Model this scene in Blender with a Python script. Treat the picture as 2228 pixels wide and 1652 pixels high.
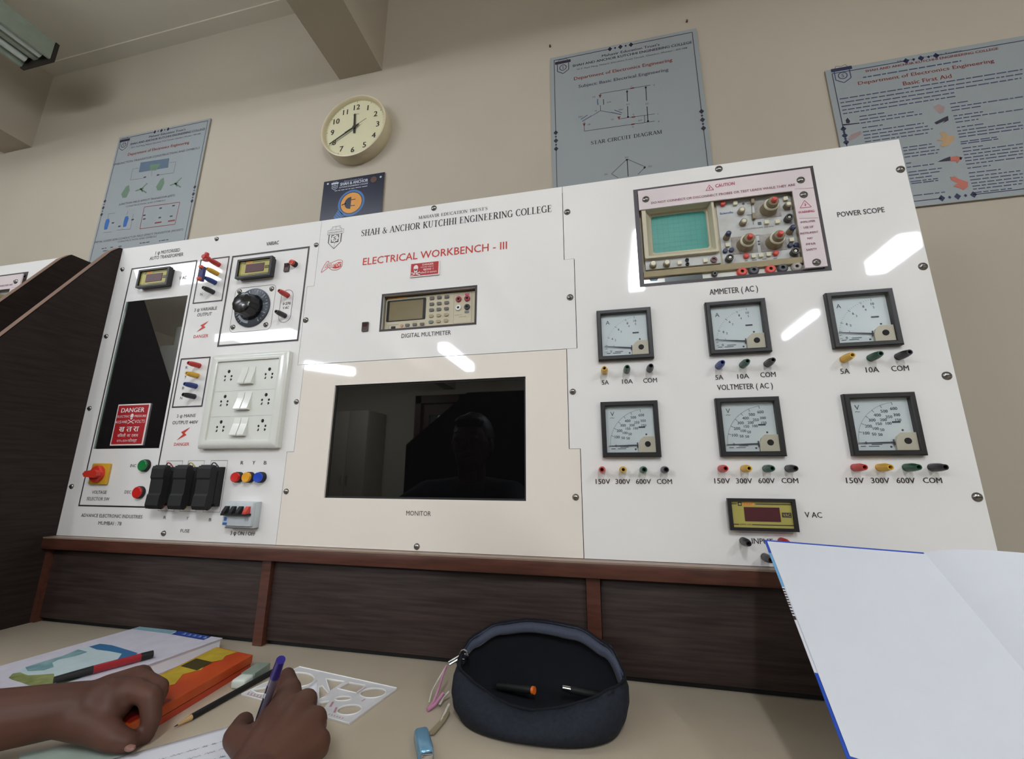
import bpy, bmesh, math, random
from mathutils import Vector, Matrix, Euler
from mathutils.geometry import tessellate_polygon
for o in list(bpy.data.objects): bpy.data.objects.remove(o)
sc = bpy.context.scene
COL = sc.collection
H = 0.925                      # height of the panel's foot above the floor; every z below is measured from that foot
rnd = random.Random(7)

# ------------------------------------------------------------------ camera
F_PX, FW, FH = 912.82, 2228, 1652
CAM = Vector((0.05257, -0.75625, 0.13411))
cd = bpy.data.cameras.new('camera'); cam = bpy.data.objects.new('camera', cd); COL.objects.link(cam)
cam.location = CAM + Vector((0, 0, H))
cam.rotation_euler = [math.radians(a) for a in (102.9116, -0.1836, 12.4206)]
cd.sensor_width = 36.0; cd.sensor_fit = 'HORIZONTAL'; cd.lens = 36.0 * F_PX / FW
cd.clip_start = 0.02; cd.clip_end = 60
sc.camera = cam
CR = cam.rotation_euler.to_matrix()
# ------------------------------------------------------------------ world, exposure
w = bpy.data.worlds.new('world'); sc.world = w; w.use_nodes = True
w.node_tree.nodes['Background'].inputs[0].default_value = (0.75, 0.85, 1.0, 1)
w.node_tree.nodes['Background'].inputs[1].default_value = 0.3
vs = sc.view_settings
vs.view_transform = 'Standard'; vs.look = 'None'; vs.gamma = 1.0; vs.use_curve_mapping = False
vs.exposure = 0.1
sc.display_settings.display_device = 'sRGB'
LAMP = 80.0                    # radiance of the lit ceiling fittings

# ------------------------------------------------------------------ pixels of the photograph -> points on a real plane
def ray(px, py): return CR @ Vector(((px - FW/2) / F_PX, -(py - FH/2) / F_PX, -1.0))
def on(px, py, axis, val):
    d = ray(px, py); t = (val - CAM[axis]) / d[axis]
    return CAM + d * t
def view(ox, oy, s): return lambda u, v: (ox + u*s, oy + v*s)
Z1 = view(120, 500, .26032); Z2 = view(120, 840, .26032); Z3 = view(660, 380, .2693); Z4 = view(600, 760, .3142)
Z5 = view(1360, 350, .27828); Z6 = view(1260, 620, .36804); Z7 = view(1260, 830, .40395)
ZD = view(820, 610, .10323); ZK = view(420, 760, .13921); ZV = view(490, 520, .14524); ZF = view(300, 980, .14363)
ZL = view(180, 250, .19973); ZS = view(1180, 60, .21182); ZR = view(1790, 60, .24212); ZB = view(660, 190, .18765)
ZO = view(1540, 390, .13314); ZC = view(1380, 400, .13926); PX = view(0, 0, 1)
def q(vw, u, v, y=0.0):
    p = on(*vw(u, v), 1, y); return (p.x, p.z)
def qd(px, py, h=0.0):
    p = on(px, py, 2, DESK + h); return (p.x, p.y)
DESK = -0.175
WALL = 0.30

# ------------------------------------------------------------------ materials (all node based)
def lin(c): return tuple(((x/255)/12.92 if x/255 <= .04045 else ((x/255+.055)/1.055)**2.4) for x in c)
MATS = {}
def mat(name, rgb, rough=.5, metal=0.0, spec=.5, var=.06, scale=40.0, bump=0.0, stretch=None, rgb2=None, coat=0.0, ior=None):
    if name in MATS: return MATS[name]
    m = bpy.data.materials.new(name); m.use_nodes = True; nt = m.node_tree; b = nt.nodes['Principled BSDF']
    c = lin(rgb)
    tc = nt.nodes.new('ShaderNodeTexCoord'); mp = nt.nodes.new('ShaderNodeMapping'); nz = nt.nodes.new('ShaderNodeTexNoise')
    nt.links.new(tc.outputs['Object'], mp.inputs['Vector']); nt.links.new(mp.outputs[0], nz.inputs['Vector'])
    if stretch: mp.inputs['Scale'].default_value = stretch
    nz.inputs['Scale'].default_value = scale; nz.inputs['Detail'].default_value = 4
    rp = nt.nodes.new('ShaderNodeValToRGB'); nt.links.new(nz.outputs['Fac'], rp.inputs[0])
    c2 = lin(rgb2) if rgb2 else tuple(min(1, x*(1+var)) for x in c)
    c1 = c if rgb2 else tuple(x*(1-var) for x in c)
    rp.color_ramp.elements[0].position = .3; rp.color_ramp.elements[1].position = .7
    rp.color_ramp.elements[0].color = (*c1, 1); rp.color_ramp.elements[1].color = (*c2, 1)
    nt.links.new(rp.outputs[0], b.inputs['Base Color'])
    b.inputs['Roughness'].default_value = rough; b.inputs['Metallic'].default_value = metal
    b.inputs['Specular IOR Level'].default_value = spec
    if ior: b.inputs['IOR'].default_value = ior
    if coat: b.inputs['Coat Weight'].default_value = coat; b.inputs['Coat Roughness'].default_value = .04
    if bump:
        bp = nt.nodes.new('ShaderNodeBump'); bp.inputs['Strength'].default_value = bump; bp.inputs['Distance'].default_value = .002
        nt.links.new(nz.outputs['Fac'], bp.inputs['Height']); nt.links.new(bp.outputs[0], b.inputs['Normal'])
    MATS[name] = m; return m
def emit(name, rgb, k):
    m = bpy.data.materials.new(name); m.use_nodes = True; nt = m.node_tree; nt.nodes.clear()
    e = nt.nodes.new('ShaderNodeEmission'); o = nt.nodes.new('ShaderNodeOutputMaterial')
    e.inputs[0].default_value = (*lin(rgb), 1); e.inputs[1].default_value = k; nt.links.new(e.outputs[0], o.inputs[0]); return m
def clear(name, tint=(255, 255, 255), ior=1.5, rough=.02):
    m = bpy.data.materials.new(name); m.use_nodes = True; nt = m.node_tree; nt.nodes.clear()
    o = nt.nodes.new('ShaderNodeOutputMaterial'); mx = nt.nodes.new('ShaderNodeMixShader'); fr = nt.nodes.new('ShaderNodeFresnel')
    t = nt.nodes.new('ShaderNodeBsdfTransparent'); g = nt.nodes.new('ShaderNodeBsdfGlossy')
    fr.inputs['IOR'].default_value = ior; t.inputs[0].default_value = (*lin(tint), 1); g.inputs['Roughness'].default_value = rough
    nt.links.new(fr.outputs[0], mx.inputs[0]); nt.links.new(t.outputs[0], mx.inputs[1]); nt.links.new(g.outputs[0], mx.inputs[2])
    nt.links.new(mx.outputs[0], o.inputs[0]); return m
M = dict(
    wall=mat('wall_paint', (190, 180, 163), .85, var=.03, scale=3, bump=.12, spec=.2),
    ceil=mat('ceiling_paint', (214, 206, 190), .9, var=.03, scale=2.5, spec=.15),
    floor=mat('floor_tile', (150, 150, 148), .4, var=.1, scale=6),
    acrylic=mat('white_acrylic', (240, 237, 234), .035, var=.008, scale=2, spec=.45),
    cream=mat('cream_acrylic', (240, 231, 220), .035, var=.012, scale=2, spec=.45),
    laminate=mat('dark_walnut_laminate', (42, 32, 30), .55, rgb2=(66, 53, 49), scale=9, stretch=(1.2, 8, 22), bump=.05, spec=.3),
    cheek=mat('dark_side_laminate', (34, 26, 23), .6, rgb2=(48, 38, 34), scale=9, stretch=(8, 1.5, 20), bump=.05, spec=.25),
    edge=mat('brown_edge_band', (128, 100, 84), .5, var=.1, scale=20),
    mahog=mat('mahogany_lipping', (70, 40, 31), .4, rgb2=(92, 54, 41), scale=7, stretch=(2, 20, 20), spec=.4),
    desk=mat('beige_worktop_laminate', (194, 180, 158), .42, rgb2=(204, 191, 170), scale=5, stretch=(1, 1, 1), spec=.35),
    black=mat('black_plastic', (30, 28, 29), .42, var=.1, scale=60),
    matte=mat('matte_black_plastic', (20, 19, 20), .6, var=.1, scale=60),
    ink=mat('dark_print', (58, 46, 48), .5, var=.05), inkred=mat('red_print', (200, 52, 38), .5, var=.05),
    pink=mat('magenta_print', (190, 70, 105), .5, var=.05), maroon=mat('maroon_print', (134, 62, 78), .5, var=.05),
    frameink=mat('frame_print', (48, 36, 40), .45, var=.05),
    red=mat('red_plastic', (188, 50, 44), .35), yellow=mat('yellow_plastic', (214, 166, 48), .35),
    green=mat('green_plastic', (26, 78, 56), .35), blue=mat('blue_plastic', (44, 66, 130), .35),
    post_black=mat('black_post_plastic', (38, 36, 38), .35), hole=mat('dark_hole', (14, 12, 12), .7),
    steel=mat('screw_steel', (150, 146, 142), .28, metal=1.0, var=.15, scale=120),
    chrome=mat('bright_metal', (205, 205, 205), .18, metal=1.0),
    dial=mat('white_dial', (240, 247, 246), .5, var=.01), dialcream=mat('cream_cover', (224, 216, 194), .45, var=.02),
    dialink=mat('dial_print', (74, 78, 92), .5), glass=clear('clear_cover_glass'),
    olive=mat('olive_faceplate', (176, 166, 88), .4, var=.03, scale=20), winred=mat('dark_red_window', (78, 30, 38), .4, var=.03),
    white=mat('white_plastic', (226, 226, 218), .16, var=.01), switch=mat('white_switch_plastic', (230, 230, 222), .12, var=.01),
    beige=mat('beige_instrument_plastic', (196, 186, 160), .5, var=.04, scale=30), beigedark=mat('aged_beige_plastic', (164, 150, 118), .5, var=.06, scale=30),
    grime=mat('grimy_panel', (206, 208, 206), .5, rgb2=(184, 182, 176), scale=30), knob=mat('khaki_knob', (138, 124, 98), .45, var=.08, scale=60),
    dirt=mat('grey_brown_grime', (150, 142, 134), .6, rgb2=(176, 170, 164), scale=90),
    knobtop=mat('pale_knob_top', (214, 208, 182), .4), teal=mat('teal_screen', (62, 150, 138), .45, var=.04, scale=6, stretch=(1, 1, 8)),
    lcd=mat('olive_lcd', (112, 98, 62), .25, var=.03), dgrey=mat('dark_grey_key', (96, 92, 88), .5), orange=mat('orange_label', (228, 164, 74), .5),
    monitor=mat('black_screen', (10, 10, 11), .015, spec=.5, var=.02, ior=1.55), tint=mat('tinted_black_glass', (16, 15, 16), .012, spec=.5, var=.02, ior=2.6),
    signred=mat('danger_red', (176, 34, 40), .4), signwhite=mat('sign_white', (238, 226, 224), .45),
    poster=mat('grey_blue_poster_film', (156, 162, 164), .35, var=.01, scale=3), posterline=mat('poster_dark_line', (46, 40, 58), .5),
    posterink=mat('poster_text', (72, 70, 88), .5), posterbrown=mat('poster_brown_text', (138, 66, 60), .5), posteredge=mat('board_edge', (150, 140, 126), .6),
    tan=mat('tan_print', (186, 152, 112), .5), skinprint=mat('rose_print', (190, 108, 92), .5), leafprint=mat('faded_green_print', (104, 130, 108), .5),
    blueprint=mat('blue_print', (44, 100, 170), .5), greyprint=mat('slate_print', (92, 110, 128), .5),
    navy=mat('navy_poster', (22, 28, 52), .3, var=.05), navyblue=mat('sky_blue_print', (58, 108, 168), .4), amber=mat('amber_print', (222, 150, 52), .4), pale=mat('pale_print', (206, 212, 224), .5),
    clockrim=mat('ivory_clock_rim', (214, 200, 168), .3, var=.02), clockface=mat('cream_clock_face', (226, 220, 186), .5, var=.01),
    paper=mat('white_paper', (226, 227, 234), .75, var=.01, spec=.2), page=mat('notebook_page', (226, 229, 236), .8, var=.008, spec=.2),
    coverblue=mat('blue_book_cover', (44, 82, 186), .35), coversky=mat('sky_blue_cover', (120, 178, 222), .35),
    skin=mat('brown_skin', (78, 50, 40), .55, rgb2=(95, 63, 50), scale=14, bump=.25, spec=.3), hair=mat('black_hair', (20, 17, 17), .5, var=.3, scale=200, bump=.5),
    shirt=mat('dark_shirt_cloth', (38, 40, 46), .85, var=.1, scale=120, bump=.2), nail=mat('fingernail', (138, 98, 86), .35),
    cloth=mat('navy_canvas', (27, 31, 39), .8, rgb2=(36, 40, 49), scale=220, bump=.25, spec=.25), lining=mat('dark_lining', (24, 25, 30), .85, spec=.2),
)
# ------------------------------------------------------------------ mesh helper
_TX = {}
def glyphs(s, bold):
    k = (s, bold)
    if k not in _TX:
        cu = bpy.data.curves.new('t', 'FONT'); cu.body = s; cu.size = 1; cu.resolution_u = 2; cu.offset = bold
        ob = bpy.data.objects.new('t', cu); me = ob.to_mesh()
        _TX[k] = ([v.co.to_2d() for v in me.vertices], [list(p.vertices) for p in me.polygons])
        ob.to_mesh_clear(); bpy.data.objects.remove(ob); bpy.data.curves.remove(cu)
    return _TX[k]
def rrect(x0, x1, z0, z1, r, n=5):
    if r <= 0: return [(x0, z0), (x1, z0), (x1, z1), (x0, z1)]
    out = []
    for cx, cz, a in ((x1-r, z0+r, -90), (x1-r, z1-r, 0), (x0+r, z1-r, 90), (x0+r, z0+r, 180)):
        for i in range(n+1):
            t = math.radians(a + 90*i/n); out.append((cx + r*math.cos(t), cz + r*math.sin(t)))
    return out
def circ(cx, cz, r, n=28, rz=None): return [(cx + r*math.cos(2*math.pi*i/n), cz + (rz or r)*math.sin(2*math.pi*i/n)) for i in range(n)]
class MB:
    """collects shapes; build() links them as ONE mesh object"""
    def __init__(s, *mats): s.bm = bmesh.new(); s.mats = list(mats); s.cur = 0
    def use(s, m):
        if m not in s.mats: s.mats.append(m)
        s.cur = s.mats.index(m); return s
    def face(s, vs):
        try: f = s.bm.faces.new(vs); f.material_index = s.cur; return f
        except ValueError: return None
    def grid(s, pts, closed_u=False, closed_v=False):
        vv = [[s.bm.verts.new(p) for p in row] for row in pts]; n, m = len(vv), len(vv[0])
        for i in range(n if closed_u else n-1):
            for j in range(m if closed_v else m-1):
                s.face([vv[i][j], vv[(i+1) % n][j], vv[(i+1) % n][(j+1) % m], vv[i][(j+1) % m]])
        return vv
    def box(s, x0, x1, y0, y1, z0, z1, bev=0.0, seg=2, mtx=None):
        r = bmesh.ops.create_cube(s.bm, size=1)['verts']
        for v in r: v.co = Vector(((x0+x1)/2 + v.co.x*(x1-x0), (y0+y1)/2 + v.co.y*(y1-y0), (z0+z1)/2 + v.co.z*(z1-z0)))
        fs = set(f for v in r for f in v.link_faces)
        for f in fs: f.material_index = s.cur
        if bev:
            es = list(set(e for v in r for e in v.link_edges))
            o = bmesh.ops.bevel(s.bm, geom=es, offset=bev, segments=seg, affect='EDGES', profile=.5)
            for f in o['faces']: f.material_index = s.cur
            r = list(set(v for f in o['faces'] for v in f.verts) | set(v for v in r if v.is_valid))
        if mtx is not None:
            for v in r: v.co = mtx @ v.co
        return s
    def ring(s, c, ax, r, n):
        ax = Vector(ax).normalized(); a = ax.orthogonal().normalized(); b = ax.cross(a)
        return [s.bm.verts.new(Vector(c) + a*(r*math.cos(2*math.pi*i/n)) + b*(r*math.sin(2*math.pi*i/n))) for i in range(n)]
    def lathe(s, prof, org, ax, n=28, cap0=True, cap1=True):
        ax = Vector(ax).normalized(); rs = [s.ring(Vector(org) + ax*h, ax, max(r, 1e-5), n) for r, h in prof]
        for a, b in zip(rs, rs[1:]):
            for i in range(n): s.face([a[i], a[(i+1) % n], b[(i+1) % n], b[i]])
        if cap0: s.face(rs[0][::-1])
        if cap1: s.face(rs[-1])
        return s
    def cyl(s, p0, p1, r0, r1=None, n=20):
        p0, p1 = Vector(p0), Vector(p1); return s.lathe([(r0, 0), (r0 if r1 is None else r1, (p1-p0).length)], p0, p1-p0, n)
    def tube(s, pts, r, n=10):
        P = [Vector(p) for p in pts]; R = r if isinstance(r, (list, tuple)) else [r]*len(P); rs = []; a = None
        for i, p in enumerate(P):
            t = (P[min(i+1, len(P)-1)] - P[max(i-1, 0)]).normalized()
            a = (t.orthogonal() if a is None else (a - t*a.dot(t))).normalized(); b = t.cross(a)
            rs.append([s.bm.verts.new(p + a*(R[i]*math.cos(2*math.pi*k/n)) + b*(R[i]*math.sin(2*math.pi*k/n))) for k in range(n)])
        for u, v in zip(rs, rs[1:]):
            for i in range(n): s.face([u[i], u[(i+1) % n], v[(i+1) % n], v[i]])
        s.face(rs[0][::-1]); s.face(rs[-1]); return s
    def ball(s, c, r, n=16, sc3=(1, 1, 1)):
        rows = []
        for i in range(1, n//2):
            th = math.pi*i/(n//2)
            rows.append([(c[0]+r*sc3[0]*math.sin(th)*math.cos(2*math.pi*j/n), c[1]+r*sc3[1]*math.sin(th)*math.sin(2*math.pi*j/n), c[2]+r*sc3[2]*math.cos(th)) for j in range(n)])
        vv = s.grid(rows, closed_v=True); t = s.bm.verts.new((c[0], c[1], c[2]+r*sc3[2])); b = s.bm.verts.new((c[0], c[1], c[2]-r*sc3[2]))
        for j in range(n): s.face([t, vv[0][j], vv[0][(j+1) % n]]); s.face([b, vv[-1][(j+1) % n], vv[-1][j]])
        return s
    def flat(s, loop, y, holes=(), mp=None):
        """a filled outline in the x-z plane at depth y (or through mp to anywhere)"""
        loops = [[Vector((x, z, 0)) for x, z in l] for l in (loop, *holes)]
        allp = [p for l in loops for p in l]
        vv = [s.bm.verts.new(mp(p.x, p.y) if mp else (p.x, y, p.y)) for p in allp]
        if not holes and len(loop) == 4: s.face(vv)
        else:
            for t in tessellate_polygon(loops): s.face([vv[i] for i in t])
        return s
    def sheet(s, loop, y0, y1, holes=()):
        s.flat(loop, y0, holes); s.flat(loop, y1, holes)
        for l in (loop, *holes):
            a = [s.bm.verts.new((x, y0, z)) for x, z in l]; b = [s.bm.verts.new((x, y1, z)) for x, z in l]
            for i in range(len(l)): s.face([a[i], a[(i+1) % len(l)], b[(i+1) % len(l)], b[i]])
        return s
    def prism(s, loop, mp, d0, d1):
        """outline (a,b) extruded; mp(a,b,d) gives the point"""
        A = [s.bm.verts.new(mp(a, b, d0)) for a, b in loop]; B = [s.bm.verts.new(mp(a, b, d1)) for a, b in loop]
        t3 = tessellate_polygon([[Vector((a, b, 0)) for a, b in loop]])
        for t in t3: s.face([A[i] for i in t]); s.face([B[i] for i in t])
        for i in range(len(loop)): s.face([A[i], A[(i+1) % len(loop)], B[(i+1) % len(loop)], B[i]])
        return s
    def line(s, p0, p1, wd, y):
        (x0, z0), (x1, z1) = p0, p1; dx, dz = x1-x0, z1-z0; L = math.hypot(dx, dz) or 1; nx, nz = -dz/L*wd/2, dx/L*wd/2
        return s.flat([(x0+nx, z0+nz), (x1+nx, z1+nz), (x1-nx, z1-nz), (x0-nx, z0-nz)], y)
    def poly(s, pts, wd, y, closed=False):
        P = list(pts) + ([pts[0]] if closed else [])
        for a, b in zip(P, P[1:]): s.line(a, b, wd, y)
        return s
    def frame(s, x0, x1, z0, z1, t, y, r=0.0):
        return s.flat(rrect(x0, x1, z0, z1, r), y, [rrect(x0+t, x1-t, z0+t, z1-t, max(0, r-t))])
    def text(s, st, x, z, h, y, al='c', wd=None, bold=0.0, mp=None, spread=None):
        vs, fs = glyphs(st, 0.0); k = h/.70
        x0 = min(v.x for v in vs); x1 = max(v.x for v in vs); kx = k if not wd else wd/(x1-x0)
        off = {'l': -x0, 'c': -(x0+x1)/2, 'r': -x1}[al]
        for dx, dy in (((-bold*k, 0), (bold*k, -.00012)) if bold else ((0, 0),)):
            pts = [((v.x+off)*kx + x + dx, v.y*k + z) for v in vs]
            vv = [s.bm.verts.new(mp(*p) if mp else (p[0], y+dy, p[1])) for p in pts]
            for f in fs: s.face([vv[i] for i in f])
        return s
    def textpx(s, st, vw, a, b, hz, y=-.0004, bold=0.0, py=0.0, serif=False):
        """a line of print whose baseline runs from a to b in the zoomed photograph"""
        A, B = q(vw, *a, py), q(vw, *b, py); T = q(vw, a[0], a[1]-hz, py); h = T[1]-A[1]; z = (A[1]+B[1])/2
        if serif: serif_text(s, st, (A[0]+B[0])/2, z, h, y, B[0]-A[0])
        else: s.text(st, (A[0]+B[0])/2, z, h, y, 'c', B[0]-A[0], bold)
        return s
    def build(s, name, parent=None, loc=(0, 0, 0), smooth=32, flatn=False):
        me = bpy.data.meshes.new(name)
        if not flatn: bmesh.ops.recalc_face_normals(s.bm, faces=s.bm.faces)
        s.bm.to_mesh(me); s.bm.free()
        for m in s.mats: me.materials.append(M[m] if isinstance(m, str) else m)
        if smooth: me.shade_smooth(); me.set_sharp_from_angle(angle=math.radians(smooth))
        o = bpy.data.objects.new(name, me); COL.objects.link(o)
        if parent: o.parent = parent; o.location = loc
        else: o.location = Vector(loc) + Vector((0, 0, H))
        return o
def tag(o, label, cat, group=None):
    o['label'] = label; o['category'] = cat
    if group: o['group'] = group
    return o
def struct(o): o['kind'] = 'structure'; return o
def thing(name, label, cat, loc=(0, 0, 0), group=None):
    o = bpy.data.objects.new(name, None); COL.objects.link(o); o.location = Vector(loc) + Vector((0, 0, H)); o.empty_display_size = .02
    return tag(o, label, cat, group)
def dup(root, loc=None, label=None, group=None):
    r = root.copy(); COL.objects.link(r)
    if loc is not None: r.location = Vector(loc) + Vector((0, 0, H))
    if label: r['label'] = label
    if group: r['group'] = group
    for ch in list(root.children):
        c = ch.copy(); COL.objects.link(c); c.parent = r
        for g in list(ch.children):
            d = g.copy(); COL.objects.link(d); d.parent = c
    return r

# ------------------------------------------------------------------ roman capitals with serifs (strokes of changing width)
def _arc(cx, cz, rx, rz, a0, a1, wf, n=14):
    return [(cx+rx*math.cos(math.radians(a0+(a1-a0)*i/n)), cz+rz*math.sin(math.radians(a0+(a1-a0)*i/n)), wf(math.radians(a0+(a1-a0)*i/n))) for i in range(n+1)]
TK, TN = .165, .075
def _bw(a): return TN + (TK-TN)*abs(math.cos(a))**1.5
def _st(x, z0=0, z1=1, w=TK): return [(x, z0, w), (x, z1, w)]
def _sf(x, z, w=.3): return [(x-w/2, z, .05), (x+w/2, z, .07)]
ROMAN = {
 'A': (.86, [[(.1, .02, TN), (.43, 1, TN)], [(.76, .02, TK), (.43, 1, TK)], [(.2, .34, .05), (.66, .34, .07)], _sf(.1, .025, .24), _sf(.76, .025, .28)]),
 'C': (.8, [_arc(.44, .5, .34, .49, 50, 310, _bw), [(.66, .98, .05), (.66, .7, .04)], [(.66, .02, .05), (.68, .26, .04)]]),
 'D': (.88, [_st(.2), _arc(.36, .5, .42, .475, -90, 90, _bw), [(.2, .025, .05), (.38, .025, .07)], [(.2, .975, .05), (.38, .975, .07)], _sf(.18, .025), _sf(.18, .975)]),
 'E': (.74, [_st(.2), [(.08, .025, .05), (.62, .025, .05), (.66, .25, .03)], [(.08, .975, .05), (.6, .975, .05), (.62, .75, .03)], [(.2, .52, .05), (.48, .52, .07)], [(.48, .4, .04), (.48, .64, .04)]]),
 'G': (.86, [_arc(.44, .5, .34, .49, 50, 315, _bw), [(.68, .98, .05), (.68, .7, .04)], _st(.7, .04, .42, .13), _sf(.68, .42, .28)]),
 'H': (.92, [_st(.2), _st(.72), [(.2, .5, .05), (.72, .5, .07)], _sf(.2, .025), _sf(.2, .975), _sf(.72, .025), _sf(.72, .975)]),
 'I': (.42, [_st(.21), _sf(.21, .025), _sf(.21, .975)]),
 'K': (.88, [_st(.2), [(.24, .45, TN), (.66, .97, TN)], [(.36, .58, TK), (.74, .02, TK)], _sf(.2, .025), _sf(.2, .975), _sf(.66, .975, .26), _sf(.74, .025, .26)]),
 'L': (.72, [_st(.2), [(.08, .025, .05), (.62, .025, .05), (.66, .28, .03)], _sf(.2, .975)]),
 'M': (1.06, [_st(.16, 0, 1, TN), [(.18, .98, TK), (.52, .04, TK)], [(.52, .04, TN), (.86, .98, TN)], _st(.88), _sf(.16, .025, .24), _sf(.88, .025, .28), _sf(.12, .975, .16), _sf(.92, .975, .16)]),
 'N': (.94, [_st(.18, 0, 1, TN), [(.18, .97, TK), (.74, .05, TK)], _st(.76, 0, 1, TN), _sf(.18, .025, .24), _sf(.12, .975, .2), _sf(.76, .975, .26)]),
 'O': (.9, [_arc(.45, .5, .36, .475, 0, 360, _bw, 24)]),
 'R': (.86, [_st(.2), _arc(.38, .74, .26, .235, -90, 90, _bw), [(.2, .975, .05), (.4, .975, .07)], [(.2, .505, .05), (.4, .505, .07)], [(.42, .5, TK), (.72, .02, TK)], _sf(.2, .025), _sf(.18, .975), _sf(.74, .025, .2)]),
 'S': (.66, [[(.54, .8, .05), (.46, .94, .06), (.32, .98, .06), (.17, .91, .1), (.12, .77, .13), (.18, .63, .15), (.34, .52, .16), (.5, .41, .15), (.56, .25, .13), (.5, .1, .1), (.34, .02, .06), (.2, .05, .06), (.11, .2, .07)], [(.55, .98, .04), (.55, .72, .03)], [(.1, .02, .04), (.1, .28, .03)]]),
 'T': (.78, [_st(.39), [(.06, .72, .03), (.09, .975, .05), (.69, .975, .05), (.72, .72, .03)], _sf(.39, .025)]),
 'U': (.92, [_st(.2, .3, 1), [(.2, .32, TK), (.24, .12, .12), (.36, .02, .07), (.52, .03, .06), (.66, .12, .06), (.72, .34, TN)], _st(.72, .32, 1, TN), _sf(.2, .975), _sf(.72, .975, .26)]),
 'V': (.86, [[(.12, .98, TK), (.44, .02, TK)], [(.44, .02, TN), (.74, .98, TN)], _sf(.12, .975, .28), _sf(.74, .975, .24)]),
 '&': (.9, [[(.78, .5, .05), (.66, .2, .06), (.48, .04, .08), (.28, .02, .1), (.14, .16, .13), (.16, .34, .12), (.32, .5, .07), (.48, .66, .06), (.5, .84, .08), (.4, .96, .06), (.28, .9, .09), (.27, .76, .12), (.4, .5, .15), (.6, .22, .15), (.8, .02, .1)], [(.66, .5, .05), (.88, .5, .07)]]),
 "'": (.24, [[(.12, 1, .1), (.1, .72, .03)]]), ' ': (.42, []),
}
def serif_text(mb, st, xc, z, h, y, width):
    tot = sum(ROMAN[c][0] for c in st); kx = width/tot; x = xc - width/2
    for c in st:
        adv, strokes = ROMAN[c]
        for sk in strokes:
            pts = [(x+a*kx, z+b*h, wd) for a, b, wd in sk]; L, R = [], []
            for i, (a, b, wd) in enumerate(pts):
                p0 = pts[max(0, i-1)]; p1 = pts[min(len(pts)-1, i+1)]; dx, dz = p1[0]-p0[0], p1[1]-p0[1]; n = math.hypot(dx, dz) or 1
                k = wd*(kx+h)/2/2; L.append((a-dz/n*k, y, b+dx/n*k)); R.append((a+dz/n*k, y, b-dx/n*k))
            mb.grid([L, R])
        x += adv*kx
    return mb
# ================================================================== the room
XL, XR, YB, ZC_ = -5.4, 3.4, -5.6, 1.885
def wallbox(name, *b, m='wall'): o = MB(m).box(*b).build(name, smooth=0); return struct(o)
wallbox('wall_front', XL, XR, WALL, WALL+.15, -H, ZC_+.1)
wallbox('wall_left', XL-.15, XL, YB, WALL, -H, ZC_+.1)
wallbox('wall_right', XR, XR+.15, YB, WALL, -H, ZC_+.1)
DX0, DX1, DZ = -2.98, -1.50, 1.42                                    # the double doorway in the wall behind the camera
o = MB('wall').sheet([(XL, -H), (DX0, -H), (DX0, DZ), (DX1, DZ), (DX1, -H), (XR, -H), (XR, ZC_+.1), (XL, ZC_+.1)], YB-.15, YB).build('wall_back', smooth=0); struct(o)
wallbox('ceiling', XL-.15, XR+.15, YB-4.2, WALL+.15, ZC_, ZC_+.12, m='ceil')
wallbox('floor', XL-.15, XR+.15, YB-4.2, WALL+.15, -H-.1, -H, m='floor')
wallbox('wall_corridor', XL, XR, YB-4.2, YB-4.05, -H, ZC_)
for k, x in enumerate((-2.385, -.73, .96, 2.65)):
    struct(MB('wall').box(x-.083, x+.083, YB, WALL, 1.507, ZC_).build('ceiling_beam', smooth=0))
struct(MB('ceil').box(XL, XR, WALL-.052, WALL, ZC_-.006, ZC_).build('trim_1', smooth=0))
t = MB('mahog')
for b in ((DX0, DX0+.1, -H, DZ), (DX1-.1, DX1, -H, DZ), (DX0, DX1, DZ-.13, DZ), (-2.22, -2.13, -H, DZ)): t.box(b[0], b[1], YB-.16, YB+.03, b[2], b[3])
d = t.build('door_1', smooth=0); struct(d)
l = MB('mahog'); l.sheet([(-2.88, -H), (-2.22, -H), (-2.22, DZ-.13), (-2.88, DZ-.13)], YB-.1, YB-.05, [[(-2.76, -.1), (-2.36, -.1), (-2.36, 1.1), (-2.76, 1.1)]]); l.build('door_leaf', d, smooth=0)
MB(clear('door_pane_glass', (225, 235, 240))).box(-2.76, -2.36, YB-.08, YB-.07, -.1, 1.1).build('door_pane', d, smooth=0)

# ------------------------------------------------------------------ lamps
GLOW = emit('lit_tube_diffuser', (240, 247, 255), LAMP)
LZ = 1.50; LK = (LZ-CAM.z)/(1.8-CAM.z)
GLOWDIM = emit('dim_tube_diffuser', (240, 247, 255), LAMP*.2)
def fitting(x, y0, y1, label, rot=0.0, z=LZ+.05, glow=None, hw=.05, hh=.088):
    # hung on rods below the beams
    x, y0, y1 = CAM.x+(x-CAM.x)*LK, -CAM.y+(y0+CAM.y)*LK, -CAM.y+(y1+CAM.y)*LK
    L = y1-y0; t = thing('ceiling_light', label, 'ceiling light', (x, (y0+y1)/2, z), 'lit ceiling lights'); t.rotation_euler.z = rot
    MB('white').prism([(-.07, 0), (.07, 0), (.03, .045), (-.03, .045)], lambda a, b, d: (a, d, b), -L/2, L/2).build('housing', t, smooth=0)
    for sy in (-.3, .3): MB('white').cyl((0, L*sy, .0452), (0, L*sy, ZC_-z), .006, n=10).build('hanging_rod', t)
    MB(glow or GLOW).box(-hw, hw, -L/2+.02, L/2-.02, -hh, -.0005).build('diffuser', t, smooth=0)
    return t
fitting(.39, -2.92, -2.05, 'lit ceiling light behind the camera, nearest the oscilloscope end')
fitting(2.28, -2.98, -2.52, 'lit ceiling light at the far right, nearer the posters')
fitting(2.30, -4.85, -4.0, 'lit ceiling light at the far right, by the back wall', hw=.02, hh=.05)
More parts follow.
